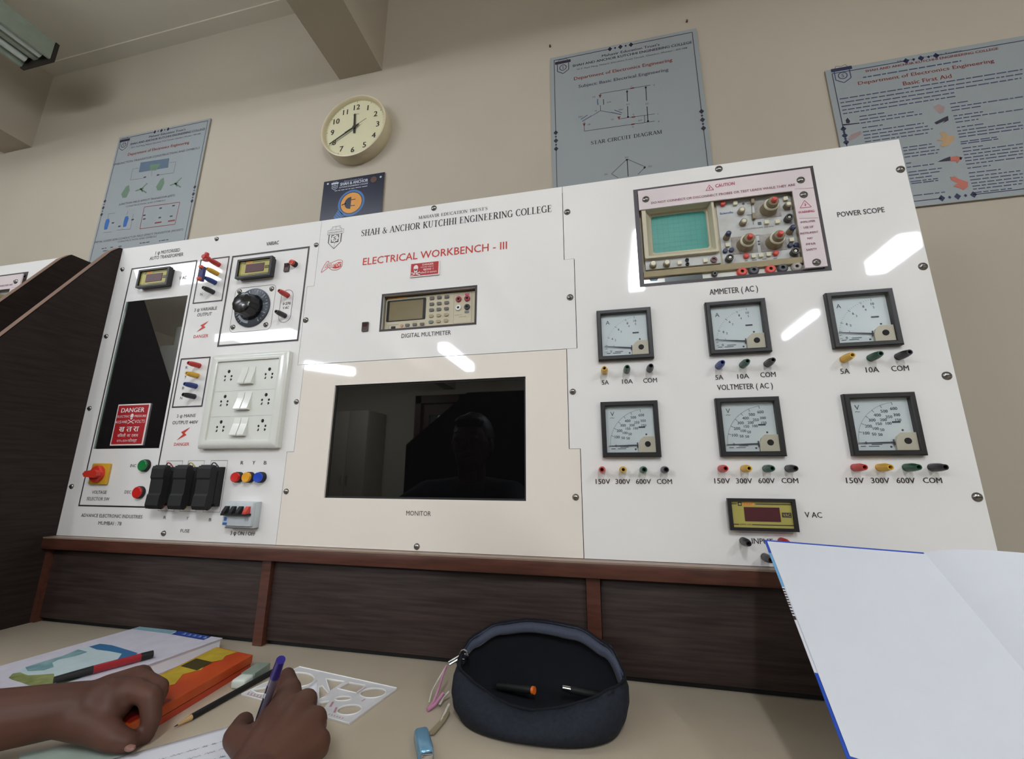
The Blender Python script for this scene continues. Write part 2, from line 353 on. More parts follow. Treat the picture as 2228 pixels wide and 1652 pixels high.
fitting(-2.0, -5.45, -4.25, 'lit ceiling light in front of the double doors')
fitting(-4.15, -4.0, -2.85, 'lit ceiling light turned along the room, far left', math.pi/2, glow=GLOWDIM)
fitting(-4.22, -5.4, -4.62, 'added streak light set askew in the far left corner', math.radians(40))  # extra lamp put in so a slanting streak reflects in the panel
fitting(-3.62, -2.42, -1.32, 'lit ceiling light turned along the room, above the tall white cupboard', math.pi/2, glow=GLOWDIM)
fitting(-1.75, -1.62, -.42, 'added dim fill light over the edge of the worktop, turned along the room', math.pi/2, glow=emit('added_fill_diffuser', (240, 247, 255), LAMP*.14))  # fill lamp added to brighten the wall and ceiling, clear of panel reflections
for x, y in ((-4.05, YB-2.4), (-3.75, YB-3.6)):
    fitting(x, y-.3, y+.3, 'short lit ceiling light in the corridor beyond the doors', math.pi/2)
# the unlit fitting in view
t = thing('tube_light', 'unlit twin tube ceiling fitting with grey trough and dark end cap', 'ceiling light', (-1.948, -.5235, 1.62))
f = MB('dgrey')
f.prism([(-.085, .085), (-.085, .0), (-.075, .0), (-.06, .035), (-.02, .04), (-.012, .015), (.012, .015), (.02, .04), (.06, .035), (.075, .0), (.085, 0), (.085, .085)], lambda a, b, d: (a*.892, d, b*.892), -.61, .61)
f.mats[0] = mat('grey_enamel_trough', (150, 160, 146), .3); f.build('trough', t, smooth=0)
for x in (-.042, .042): MB(mat('unlit_tube_glass', (206, 214, 204), .15)).cyl((x*.892, -.60, .016), (x*.892, .60, .016), .0116).build('tube', t)
for y in (-.35, .35): MB('white').cyl((0, y, .077), (0, y, ZC_-1.62), .006, n=10).build('hanging_rod', t)
for y in (-.622, .611): MB(mat('dark_brown_cap', (42, 34, 30), .5)).box(-.078, .078, y, y+.011, -.003, .076).build('end_cap', t, smooth=0)

# ================================================================== the workbench and its neighbour
def workbench(label, x0, x1, full=True):
    t = thing('workbench', label, 'workbench', ((x0+x1)/2, .1, -H)); X = (x0+x1)/2
    def L(mb, name, **k): return mb.build(name, t, (-X, -.1, H), **k)
    def cheek(xa, xb):
        # sloped side board: flat top at the panel, slanting down towards the user
        prof = [(WALL-.005, -H), (WALL-.005, .712), (-.006, .712), (-.022, .693), (-.5, DESK-.02), (-.5, -H)]
        L(MB('cheek').prism(prof, lambda a, b, d: (d, a, b), xa, xb), 'side_board', smooth=0)
        e = MB('edge')
        for p, r in zip(prof[1:4], prof[2:5]):
            (a, b), (c, d) = p, r; n = Vector((0, -(d-b), (c-a))).normalized()*-.0015
            if n.z < 0 and n.y > 0: n = -n
            e.face([e.bm.verts.new((x, y+n.y, z+abs(n.z))) for x, y, z in ((xa, a, b), (xb, a, b), (xb, c, d), (xa, c, d))])
        L(e, 'edge_band', smooth=0, flatn=True)
    cheek(x0-.019, x0)
    if not full:
        cheek(x1, x1+.019); L(MB('cheek').box(x0, x1, .0062, WALL-.006, .685, .703), 'top_board', smooth=0); L(MB('cheek').box(x0, x1, .0062, .02, -H, -.001), 'lower_panel', smooth=0); return t
    L(MB('cheek').box(x1-.018, x1, .0062, WALL-.006, -H, .70), 'end_board', smooth=0)
    L(MB('cheek').box(x0, x1, .006, WALL-.006, .685, .703), 'top_board', smooth=0)
    L(MB('matte').box(x0, x1-.02, .2, .21, DESK, .684), 'inner_back', smooth=0)
    L(MB('mahog').box(x0-.012, x1, -.023, .0, -.0255, -.0035, .0015), 'ledge', smooth=30)
    L(MB(mat('ledge_top_laminate', (140, 118, 102), .3)).box(x0, x1, -.0232, .004, -.0034, -.0006), 'ledge_top', smooth=0)
    for xa, xb, nm in ((x0, x0+.012, ''), (-.604, -.584, ''), (.012, .034, ''), (x1-.02, x1, '')):
        L(MB('mahog').box(xa, xb, -.012, .0055, DESK+.001, -.0265), 'divider', smooth=0)
    for xa, xb in ((x0+.0125, -.6045), (-.5835, .0115), (.0345, x1-.0205)):
        L(MB('laminate').box(xa, xb, -.004, .0055, DESK+.0085, -.028, .001), 'lower_panel', smooth=30)
    L(MB('matte').box(x0, x1, .0056, .012, DESK-.02, -.027), 'recess_back', smooth=0)
    if full: L(MB('cheek').box(.90, .93, -.6, -.02, -H, DESK-.026), 'leg_board', smooth=0)
    return t
PX0, PX1, PT = -1.166, .581, .7135
workbench('dark wood workbench carrying the white electrical instrument panels', PX0, PX1)
tag(MB('desk').box(PX0+.0005, .95, -.66, .0055, DESK-.025, DESK, .002).build('worktop', smooth=30), 'beige laminate worktop with pencil pouch and books on it', 'worktop')
NB = -1.935
nbx = PX1+NB
wb = workbench('neighbouring dark workbench beyond the left side board', PX0+NB, nbx, False)

# ------------------------------------------------------------------ the white acrylic sheets
a_, b_ = -.571, -.589; c_, d_ = -.0102, .0092; z1, z2, z3 = .549, .3655, .181; G = .0006
LCUT = rrect(-1.110, -.922, .1915, .559, 0)
def screw_mb(mb, x, z, r=.0062):
    mb.lathe([(r, 0), (r*.95, .0012), (r*.7, .003), (r*.3, .0039), (.0004, .0041)], (x, 0, z), (0, -1, 0), 18, cap0=False)
    mb.use('matte').box(x-r*.5, x+r*.5, -.0043, -.0030, z-r*.09, z+r*.09); mb.use('steel')
def screws(panel, pts, r=.0062):
    for x, z in pts:
        m = MB('steel'); screw_mb(m, 0, 0, r); m.build('screw', panel, (x, 0, z))
def panel(label, loop, holes, m='acrylic'):
    t = thing('acrylic_panel', label, 'instrument panel')
    MB(m).sheet(loop, 0, .004, holes).build('sheet', t, smooth=0); return t
pl = panel('left white acrylic panel with transformer, variac, sockets and fuses', [(PX0, 0), (b_-G, 0), (b_-G, z3), (a_-.002-G, z3), (a_-.002-G, z2), (b_-G, z2), (b_-G, z1), (a_-G, z1), (a_-G, PT), (PX0, PT)], [LCUT])
pt = panel('upper middle white acrylic panel with the college name and multimeter', [(b_+G, z2+G), (d_-G, z2+G), (d_-G, z1-G), (c_-G, z1-G), (c_-G, PT), (a_+G, PT), (a_+G, z1-G), (b_+G, z1-G)], [rrect(-.3965, -.1915, .4315, .5085, 0)])
pm = panel('lower middle cream acrylic panel around the black monitor screen', [(b_+G, 0), (d_-G, 0), (d_-G, z3-G), (c_-G, z3-G), (c_-G, z2-G), (a_-.002+G, z2-G), (a_-.002+G, z3-G), (b_+G, z3-G)], [rrect(-.4925, -.0885, .0905, .3165, 0)], 'cream')
SC0, SC1, SZ0, SZ1 = .1365, .4345, .4825, .6755                      # the oscilloscope's opening
right_loop = [(d_+G, 0), (PX1, 0), (PX1, PT), (c_+G, PT), (c_+G, z1), (d_+G, z1), (d_+G, z2), (c_+G, z2), (c_+G, z3), (d_+G, z3)]
pr = panel('right white acrylic panel with oscilloscope, ammeters and voltmeters', right_loop, [rrect(SC0, SC1, SZ0, SZ1, 0)])
screws(pl, [q(Z1, *p) for p in ((1352, 78), (2183, 128), (565, 332), (430, 892), (2098, 757))] + [q(Z2, *p) for p in ((290, 188), (140, 840), (909, 1233), (2017, 133), (1932, 882))], .0058)
screws(pt, [q(Z3, *p) for p in ((1055, 272), (20, 1177), (2132, 303), (2155, 992))], .0066)
screws(pm, [q(Z4, *p) for p in ((2057, 295), (2077, 1025), (977, 1367))], .0058)
screws(pr, [q(PX, *p) for p in ((1564, 368), (1959, 369), (2008, 580), (2060, 818), (2126, 1082))], .0068)

# ------------------------------------------------------------------ print on the left panel
y0 = -.0004
def fr(x0, x1, z0, z1, t=.0032, r=0.0): MB('frameink').frame(x0, x1, z0, z1, t, y0, r).build('outline', pl, smooth=0, flatn=True)
fr(-1.120, -.9125, .0635, .6520); fr(-.9030, -.8165, .5345, .6515); fr(-.8095, -.5945, .4205, .6505, .0042); fr(-.9070, -.8225, .2818, .3985)
fr(-.783, -.671, .4525, .563, .0007, .012); fr(-.6545, -.622, .4665, .546, .0009, .016)
for xa in (-.8925, -.8350, -.7750): fr(xa, xa+.0432, .0580, .1637, .0006)
for st, vw, a, b, hz, bd in (
    ('1 \u03c6 MOTORISED', Z1, (838, 208), (1040, 184), 28, 0), ('AUTO TRANSFORMER', Z1, (790, 252), (1070, 222), 28, 0), ('VARIAC', Z1, (1765, 134), (1868, 122), 30, .014),
    ('V AC', Z1, (1035, 418), (1097, 412), 26, 0), ('N', Z1, (1212, 552), (1230, 550), 22, 0), ('3 \u03c6 VARIABLE', Z1, (1163, 683), (1350, 670), 26, 0), ('OUTPUT', Z1, (1187, 725), (1307, 719), 28, 0),
    ('0-270', Z1, (1902, 630), (1966, 626), 22, .01), ('V AC', Z1, (1902, 665), (1952, 660), 22, .01), ('R', Z1, (1090, 1163), (1106, 1163), 22, 0), ('Y', Z1, (1079, 1242), (1096, 1242), 22, 0), ('B', Z1, (1062, 1334), (1077, 1334), 22, 0),
    ('N', Z2, (1044, 112), (1062, 112), 22, 0), ('3 \u03c6 MAINS', Z2, (1018, 263), (1172, 262), 26, 0), ('OUTPUT 440V', Z2, (980, 319), (1190, 318), 28, 0), ('INC', Z2, (628, 680), (677, 677), 25, 0), ('DEC', Z2, (580, 901), (636, 899), 27, 0),
    ('VOLTAGE', Z2, (307, 902), (428, 901), 27, 0), ('SELECTOR SW', Z2, (262, 957), (452, 957), 27, 0), ('ADVANCE ELECTRONIC INDUSTRIES', Z2, (218, 1093), (728, 1109), 28, 0), ('MUMBAI : 78', Z2, (360, 1160), (553, 1166), 30, 0),
    ('R', Z2, (906, 1113), (927, 1113), 26, 0), ('Y', Z2, (1096, 1118), (1115, 1118), 26, 0), ('B', Z2, (1285, 1131), (1305, 1131), 27, 0), ('FUSE', Z2, (1047, 1225), (1122, 1225), 28, 0),
    ('R', Z2, (1550, 657), (1572, 656), 30, .014), ('Y', Z2, (1648, 657), (1670, 656), 30, .014), ('B', Z2, (1744, 657), (1766, 656), 30, .014), ('3 \u03c6 ON / OFF', Z2, (1463, 1249), (1672, 1249), 34, .012)):
    MB('ink').textpx(st, vw, a, b, hz, bold=bd+.010).build('lettering', pl, smooth=0, flatn=True)
def bolt(vw, tr, bl):
    rd = MB('inkred')
    (x1, w1), (x0, w0) = q(vw, *tr), q(vw, *bl); f = lambda a, b: (x0+(x1-x0)*a, w0+(w1-w0)*b)
    rd.flat([f(1, 1), f(.28, .63), f(.47, .45), f(0, 0), f(.80, .40), f(.60, .56)], y0); rd.build('lightning_bolt', pl, smooth=0, flatn=True)
bolt(Z1, (1285, 762), (1180, 858)); bolt(Z2, (1130, 345), (1015, 455))
for vw, a, b in ((Z1, (1157, 905), (1278, 901)), (Z2, (993, 501), (1120, 499))): MB('inkred').textpx('DANGER', vw, a, b, 26, bold=.012).build('red_lettering', pl, smooth=0, flatn=True)

# ------------------------------------------------------------------ print on the middle panels
MB('ink').textpx("SHAH & ANCHOR KUTCHHI ENGINEERING COLLEGE", Z3, (465, 502), (2010, 298), 50, serif=True).build('lettering', pt, smooth=0, flatn=True)
MB('ink').textpx("MAHAVIR EDUCATION TRUST'S", Z3, (930, 363), (1490, 284), 24, serif=True).build('lettering', pt, smooth=0, flatn=True)
MB('ink').textpx('DIGITAL MULTIMETER', Z3, (793, 1319), (1192, 1295), 34, bold=.008).build('lettering', pt, smooth=0, flatn=True)
tx = MB('ink')
# college crest
cx, cz = q(Z3, 252, 505); k = .0423/155
def cr(u, v): return (cx+(u-252)*k, cz-(v-505)*k*1.02)
tx.poly([cr(*p) for p in ((183, 440), (334, 440), (334, 478), (183, 478))], .0006, y0, True)
tx.poly([cr(*p) for p in ((205, 440), (215, 425), (228, 425), (222, 408), (300, 408), (294, 425), (308, 425), (316, 440))], .0005, y0)
tx.line(cr(258, 408), cr(258, 440), .0005, y0)
tx.text('SHAH & ANCHOR', *cr(258, 468), .0042, y0, 'c', .036)
for a, b, wd in (((200, 478), (200, 556), .0022), ((316, 478), (316, 556), .0022), ((200, 556), (258, 612), .0012), ((316, 556), (258, 612), .0012), ((258, 560), (258, 612), .0006)): tx.line(cr(*a), cr(*b), wd, y0)
c0 = cr(258, 520); R8 = .0105
tx.flat([(c0[0]+sx*.0098, c0[1]+sz*.0098) for sx, sz in ((-1, -1), (1, -1), (1, 1), (-1, 1))], y0, [circ(*c0, .0104, 24)] if False else [])
tx.build('crest_outline', pt, smooth=0, flatn=True)
wt = MB('acrylic', 'ink'); wt.flat([(c0[0]+(.0098+.0011*math.cos(8*a))*math.cos(a), c0[1]+(.0098+.0011*math.cos(8*a))*math.sin(a)) for a in [2*math.pi*i/64 for i in range(64)]], -.0006)
wt.use('ink').poly([(c0[0]+(.0094+.0011*math.cos(8*a))*math.cos(a), c0[1]+(.0094+.0011*math.cos(8*a))*math.sin(a)) for a in [2*math.pi*i/64 for i in range(64)]], .0006, -.0008, True)
wt.text('S', c0[0], c0[1]-.0042, .0092, -.0008, 'c', .008, .012); wt.build('crest', pt, smooth=0, flatn=True)
MB('inkred').textpx('ELECTRICAL WORKBENCH - III', Z3, (480, 733), (1645, 601), 57, bold=.010).build('red_lettering', pt, smooth=0, flatn=True)['label'] = 'red workbench title'
rd = MB('inkred')
# oval maker's mark
A0 = q(Z3, 230, 735); kk = .05/186
def ad(u, v): return (A0[0]+(u-230)*kk, A0[1]-(v-735)*kk - (u-230)*kk*-.0)
rd.flat([ad(*p) for p in ((238, 738), (262, 722), (292, 712), (318, 712), (324, 730), (318, 752), (300, 764), (268, 768), (246, 762), (234, 750))], y0)
def arcline(pts, wd): rd.poly([ad(*p) for p in pts], wd, y0)
arcline([(136, 790), (142, 760), (160, 722), (178, 696), (192, 690), (200, 702), (203, 740), (214, 762), (240, 778), (280, 782), (312, 770), (326, 750)], .0011)
arcline([(136, 790), (160, 776), (182, 762), (196, 748)], .0011); arcline([(222, 712), (250, 700), (288, 690), (316, 694), (330, 708), (328, 726)], .0009)
arcline([(166, 750), (186, 744), (188, 712), (166, 750)], .0008)
rd.build('maker_mark', pt, smooth=0, flatn=True)['label'] = 'red oval maker mark'
wt = MB('signwhite'); wt.text('dtron', ad(262, 0)[0], ad(0, 752)[1], .0125, -.0008, 'c', .034, .01); wt.build('pale_lettering', pt, smooth=0, flatn=True)
rd = MB('inkred'); rd.text('dtron', ad(262, 0)[0]-.0004, ad(0, 752)[1]-.0004, .0132, -.0006, 'c', .0355, .035); rd.build('red_outline', pt, smooth=0, flatn=True)
tx = MB('ink'); tx.textpx('MONITOR', Z4, (903, 1152), (1074, 1155), 33); tx.build('lettering', pm, smooth=0, flatn=True)

# ------------------------------------------------------------------ print on the right panel
def right_print(par, full=True):
    for st, vw, a, b, hz, bd in (('POWER SCOPE', Z5, (1662, 441), (2030, 402), 40, .004), ('AMMETER ( AC )', Z5, (662, 1048), (1040, 1022), 45, .006), ('VOLTMETER ( AC )', Z6, (818, 623), (1146, 611), 32, .006),
        ('5A', Z6, (135, 591), (176, 589), 26, .006), ('10A', Z6, (255, 585), (318, 583), 26, .006), ('COM', Z6, (380, 579), (461, 577), 27, .006), ('5A', Z6, (807, 562), (853, 560), 28, .006), ('10A', Z6, (937, 556), (1006, 553), 28, .006),
        ('COM', Z6, (1073, 548), (1163, 543), 30, .006), ('5A', Z6, (1547, 528), (1600, 524), 31, .006), ('10A', Z6, (1697, 520), (1774, 515), 32, .006), ('COM', Z6, (1848, 512), (1951, 506), 32, .006),
        ('150V', Z7, (90, 553), (168, 553), 27, .008), ('300V', Z7, (197, 553), (276, 553), 27, .008), ('600V', Z7, (307, 553), (388, 553), 27, .008), ('COM', Z7, (420, 553), (501, 553), 27, .008),
        ('150V', Z7, (730, 550), (814, 550), 28, .008), ('300V', Z7, (847, 550), (933, 550), 28, .008), ('600V', Z7, (967, 550), (1055, 549), 28, .008), ('COM', Z7, (1092, 549), (1181, 548), 28, .008),
        ('150V', Z7, (1440, 549), (1536, 549), 30, .008), ('300V', Z7, (1575, 549), (1673, 549), 30, .008), ('600V', Z7, (1712, 549), (1811, 549), 30, .008), ('COM', Z7, (1855, 548), (1956, 548), 30, .008),
        ('V AC', Z7, (1218, 735), (1309, 733), 30, .004), ('INPUT', Z7, (932, 876), (1046, 876), 30, .004)):
        if full: MB('ink').textpx(st, vw, a, b, hz, bold=bd+.008).build('lettering', par, smooth=0, flatn=True)
    f = MB('frameink'); f.flat(rrect(.1285, .4425, .4765, .6835, 0), y0, [rrect(.1365, .4345, .4825, .6755, 0)]); f.build('outline', par, smooth=0, flatn=True)
right_print(pr)
# ================================================================== panel instruments
HOLE = 'hole'
# ---- square moving-iron meters
def meter(kind, label, cx, cz):
    t = thing('ammeter' if kind == 'A' else 'voltmeter', label, 'ammeter' if kind == 'A' else 'voltmeter', (cx, 0, cz), 'ammeters in the upper row' if kind == 'A' else 'voltmeters in the lower row')
    m = MB('black'); o, w = .048, .0402
    prof = [(o, -.0002), (o, -.0085), (o-.0015, -.0105), (w+.0012, -.0105), (w, -.0095), (w, -.0012)]
    m.grid([[(sx*r, y, sz*r) for sx, sz in ((-1, -1), (1, -1), (1, 1), (-1, 1))] for r, y in prof], closed_v=True)
    m.build('bezel', t, smooth=0)
    MB('dial').flat(rrect(-w, w, -w, w, 0), -.0012).build('dial', t, smooth=0, flatn=True)
    s = MB('dialink'); y = -.0016; P = (.0275, -.0275)
    s.text(kind, -.0285, .0235 if kind == 'V' else .022, .0075, y, 'c')
    def at(r, a): return (P[0]+r*math.cos(math.radians(a)), P[1]+r*math.sin(math.radians(a)))
    if kind == 'V':
        s.poly([(-.0325, .0195), (-.030, .0208), (-.0275, .0198), (-.0255, .0205)], .0006, y)
        for v, a in zip((0, 100, 200, 300, 400, 500, 600), (181, 164.5, 151.5, 139, 126.5, 113.5, 98)):
            s.line(at(.0575, a), at(.062 if v else .056, a), .0006, y)
            if v: s.text(str(v), *[c-d for c, d in zip(at(.0515, a), (0, .0018))], .0046, y, 'c', bold=.01)
            else: s.text('0', *[c-d for c, d in zip(at(.0525, a), (0, .0018))], .0042, y, 'c', bold=.01)
            if v: s.text(str(v//2), *[c-d for c, d in zip(at(.0415, a-1.5), (0, .0018))], .0043, y, 'c', bold=.01)
        for v, a in ((50, 160), (50, 146), (100, 122), (150, 97)): s.text(str(v), *[c-d for c, d in zip(at(.0335, a), (0, .0018))], .0042, y, 'c', bold=.01)
        s.poly([at(.0618, 98+83*i/30) for i in range(31)], .0003, y)
        nd = 181
    else:
        for v, a in ((0, 183), (1, 177.5), (2, 171), (4, 157), (6, 134), (8, 113), (10, 98)):
            s.line(at(.0585, a), at(.0625, a), .0006, y)
            if v not in (1, 2): s.text(str(v), *[c-d for c, d in zip(at(.0535 if v else .0525, a), (0, .0018))], .0042, y, 'c', bold=.01)
            if v in (2, 4, 6, 8, 10): s.text(str(v//2), *[c-d for c, d in zip(at(.0475, a), (0, .0018))], .0038, y, 'c')
        for i in range(24): a = 178-80*i/24; s.line(at(.0605, a), at(.0622, a), .0003, y)
        nd = 173.5
    s.box(.0145, .0255, y-.0002, y, .0018, .0042)
    for x0, x1, z in ((-.033, -.026, -.0335), (-.022, -.008, -.0335), (-.018, -.004, -.0308)): s.line((x0, z), (x1, z), .0010, y)
    s.build('scale', t, smooth=0, flatn=True)
    n = MB('dialink'); d = Vector((math.cos(math.radians(nd)), 0, math.sin(math.radians(nd)))); p = Vector((P[0], -.0035, P[1]))
    n.tube([p+d*.012, p+d*.03, p+d*.064], [.0009, .0009, .0005], 6); nn = Vector((-d.z, 0, d.x))
    n.tube([p+d*.0165+nn*.0045, p+d*.0165-nn*.0045], .0009, 6); n.build('needle', t)
    c = MB('dialcream'); c.prism([(w-.0002, -w+.0002), (.012, -w+.0002), (.012, -.027), (.0155, -.019), (.022, -.0135), (w-.0002, -.0135)], lambda a, b, d: (a, d, b), -.0065, -.0013); co = c.build('corner_cover', t, smooth=0)
    MB('matte').lathe([(.0047, 0), (.0047, .0008), (.0043, .0012)], (.0275, -.0066, -.0262), (0, -1, 0), 22).build('adjusting_screw', co)
    for x, z in ((.0265, -.0095), (.0075, -.0345)): MB('dgrey').lathe([(.0016, 0), (.0012, .0008)], (x, -.0014, z), (0, -1, 0), 12).build('rivet', t)
    MB('glass').flat(rrect(-w, w, -w, w, 0), -.0092).build('clear_cover', t, smooth=0, flatn=True)
CXS, RA, RV = (.0954, .2832, .4704), .3851, .2134
for x, n in zip(CXS, ('first', 'second', 'third')):
    pos = {'first': 'nearest the monitor', 'second': 'in the middle of the row', 'third': 'nearest the panel right edge'}[n]
    meter('A', f'square black ammeter marked A, {pos}, upper row', x, RA); meter('V', f'square black voltmeter marked V, {pos}, lower row', x, RV)
# ---- binding posts
def post(m, colour, label, x, z, L=.027, group=None, tip=None):
    t = thing('binding_post', label, 'terminal', (x, 0, z), group)
    b = MB(m); n = 24
    prof = [(.0058, .0002), (.0058, .003), (.0051, .0034), (.0060, .0042), (.0060, .012), (.0057, .018), (.0044, L-.002), (.0041, L)]
    rs = []
    for r, h in prof:
        rs.append([b.bm.verts.new(((r*(1-.06*(i % 2 if h > .004 else 0)))*math.cos(2*math.pi*i/n), -h, (r*(1-.06*(i % 2 if h > .004 else 0)))*math.sin(2*math.pi*i/n))) for i in range(n)])
    for u, v in zip(rs, rs[1:]):
        for i in range(n): b.face([u[i], u[(i+1) % n], v[(i+1) % n], v[i]])
    inner = [b.bm.verts.new((.0026*math.cos(2*math.pi*i/n), -L, .0026*math.sin(2*math.pi*i/n))) for i in range(n)]
    deep = [b.bm.verts.new((.0026*math.cos(2*math.pi*i/n), -L+.008, .0026*math.sin(2*math.pi*i/n))) for i in range(n)]
    for i in range(n):
        b.face([rs[-1][i], rs[-1][(i+1) % n], inner[(i+1) % n], inner[i]]); b.face([inner[i], inner[(i+1) % n], deep[(i+1) % n], deep[i]])
    b.build('cap', t)
    MB(HOLE).lathe([(.0027, 0), (.0027, .001)], (0, -L+.0075, 0), (0, -1, 0), 16).build('socket_hole', t)
    return t
NM = ('nearest the monitor', 'in the middle', 'nearest the right edge')
rowA = [[((150, 515), 'yellow', '5A'), ((281, 508), 'green', '10A'), ((416, 500), 'post_black', 'COM')], [((824, 484), 'blue', '5A'), ((966, 475), 'green', '10A'), ((1111, 466), 'post_black', 'COM')], [((1562, 440), 'yellow', '5A'), ((1722, 434), 'green', '10A'), ((1886, 426), 'post_black', 'COM')]]
rowV = [[((124, 479), 'red', '150V'), ((235, 476), 'yellow', '300V'), ((344, 478), 'green', '600V'), ((457, 474), 'post_black', 'COM')], [((766, 472), 'red', '150V'), ((888, 470), 'yellow', '300V'), ((1007, 472), 'green', '600V'), ((1126, 468), 'post_black', 'COM')], [((1484, 466), 'red', '150V'), ((1617, 466), 'yellow', '300V'), ((1762, 464), 'green', '600V'), ((1898, 461), 'post_black', 'COM')]]
for rows, vw, kind in ((rowA, Z6, 'ammeter'), (rowV, Z7, 'voltmeter')):
    for grp, nm in zip(rows, NM):
        zs = [q(vw, *p)[1] for p, c, l in grp]; zz = sum(zs)/len(zs)
        for p, c, l in grp:
            cn = c.replace('post_', ''); post(c, cn, f'{cn} {l} binding post under the {kind} {nm}', q(vw, *p)[0], zz, group=f'binding posts under the {kind}s')
post('post_black', 'black', 'black binding post beside the INPUT marking under the digital voltmeter', *q(Z7, 884, 860), group='input binding posts')
post('red', 'red', 'red binding post beyond the INPUT marking, behind the notebook', *q(Z7, 1090, 862), group='input binding posts')
post('post_black', 'black', 'black binding post just above the ledge, half behind the notebook', *q(Z7, 1000, 946), group='input binding posts')
for (x, z), c, l in zip(((-.8505, .378), (-.8502, .354), (-.850, .3298), (-.849, .3058)), ('red', 'yellow', 'blue', 'post_black'), ('R', 'Y', 'B', 'N')):
    cn = c.replace('post_', ''); post(c, cn, f'{cn} binding post marked {l} in the mains output box', x, z, group='mains output posts')
for (x, z), c in zip(((-.8445, .6312), (-.8452, .6075), (-.8465, .5842), (-.8475, .5598)), ('red', 'yellow', 'blue', 'post_black')):
    cn = c.replace('post_', ''); post(c, cn, f'{cn} binding post in the upper variable output box', x, z, group='variable output posts')
for (x, z), c in zip(((-.6370, .5315), (-.6375, .4825)), ('red', 'post_black')):
    cn = c.replace('post_', ''); post(c, cn, f'{cn} binding post beside the 0-270 V AC marking', x, z, group='variac output posts')
# plugs pushed into the variable output posts
t = thing('banana_plug', 'red banana plug hooked over the red post in the variable output box', 'plug', (-.8445, -.0275, .6312))
MB('red').lathe([(.0025, -.004), (.0025, 0), (.0062, .0005), (.0066, .01), (.005, .015)], (0, 0, 0), (0, -1, 0)).build('plug_body', t)
MB('red').tube([(0, -.008, -.008), (0, -.008, 0), (0.0005, -.007, .012)], [.0058, .0062, .0045], 14).build('grip', t)
t = thing('shorting_lead', 'short blue link with two orange plug ends on the blue post', 'plug', (-.8465, -.0275, .5842))
MB(mat('violet_blue_rubber', (58, 56, 112), .45)).tube([(.0, -.006, -.012), (0, -.008, 0), (0, -.008, .012), (0, -.006, .023)], [.0046, .006, .006, .0046], 14).build('link', t)
for z in (-.009, .0205): MB(mat('orange_red_plug', (206, 92, 66), .4)).lathe([(.0048, 0), (.0048, .004), (.003, .0068)], (0, -.0105, z), (0, -1, 0)).build('plug_end', t)
# ---- digital panel meters
def dpm(label, cx, cz, dep=.016):
    t = thing('digital_panel_meter', label, 'digital voltmeter', (cx, 0, cz), 'digital panel meters')
    b = MB('black'); b.box(-.0455, .0455, -.006, -.0002, -.0225, .0225, .001)
    o, oz, w, wz = .048, .024, .0425, .0195
    prof = [(o-.001, oz-.001, -.006), (o, oz, -.0065), (o, oz, -dep), (w, wz, -dep), (w, wz, -dep+.004)]
    b.grid([[(sx*r, y, sz*rz) for sx, sz in ((-1, -1), (1, -1), (1, 1), (-1, 1))] for r, rz, y in prof], closed_v=True); b.build('bezel', t, smooth=0)
    y = -dep+.004; MB('olive').flat(rrect(-w, w, -wz, wz, 0), y).build('faceplate', t, smooth=0, flatn=True)
    MB('winred').box(-.0245, .0255, y-.001, y-.0002, -.0100, .0108).build('display_window', t, smooth=0)
    p = MB('ink'); yy = y-.0004
    p.line((-w, .0155), (-.034, .0155), .0012, yy); p.line((-.0075, .0155), (w, .0155), .0012, yy); p.line((-w, -.0152), (-.034, -.0152), .0012, yy); p.line((-.0155, -.0152), (w, -.0152), .0012, yy)
    p.flat(rrect(-.0325, -.027, .0125, .0182, 0), yy); p.flat(rrect(.028, .041, -.0035, .0035, 0), yy); p.text('DPM 101', -.0248, -.0162, .0021, yy, 'c', .0155)
    p.build('marking', t, smooth=0, flatn=True)
    p = MB('orange'); p.flat(rrect(-.0255, -.0095, .013, .0182, 0), yy); p.build('brand_label', t, smooth=0, flatn=True)
    p = MB('inkred'); p.text('DIGIT', -.0175, .0141, .0031, yy-.0002, 'c', .013); p.build('brand_lettering', t, smooth=0, flatn=True)
    p = MB('olive'); p.text('VAC', .0345, -.0022, .0044, yy-.0003, 'c', .0105, .01); p.flat(circ(-.0297, .0154, .0017, 14), yy-.0003); p.build('unit_lettering', t, smooth=0, flatn=True)
dpm('digital voltmeter with olive face above the tall dark glass window', -1.0225, .610)
dpm('digital voltmeter with olive face at the top of the variac box', -.7265, .604)
dpm('digital voltmeter with olive face under the voltmeters, above INPUT', .2845, .0765, .012)
# ---- variac dial
t = thing('variac_dial', 'large black variac knob on a round numbered dial', 'rotary dial', (-.7278, 0, .5095))
MB(mat('blue_black_dial', (52, 58, 68), .35)).lathe([(.047, .0002), (.047, .003), (.046, .0036)], (0, 0, 0), (0, -1, 0), 64).build('dial_plate', t)
d = MB(mat('pale_dial_print', (164, 172, 182), .5))
for i in range(28):
    a = math.radians(235-290*i/27); c, s_ = math.cos(a), math.sin(a); r0 = .040 if i % 3 else .0375
    d.line((r0*c, r0*s_), (.0435*c, .0435*s_), .0012 if i % 3 else .0022, -.0039)
    if i % 3 == 0: d.text(str(i*10), .0345*c, .0345*s_-.0016, .0034, -.0039, 'c')
d.poly([(.036*math.cos(math.radians(a)), .036*math.sin(math.radians(a))) for a in range(-150, -90, 6)], .006, -.0038)
d.build('dial_marking', t, smooth=0, flatn=True)
kn = MB('matte'); n = 48; rows = []
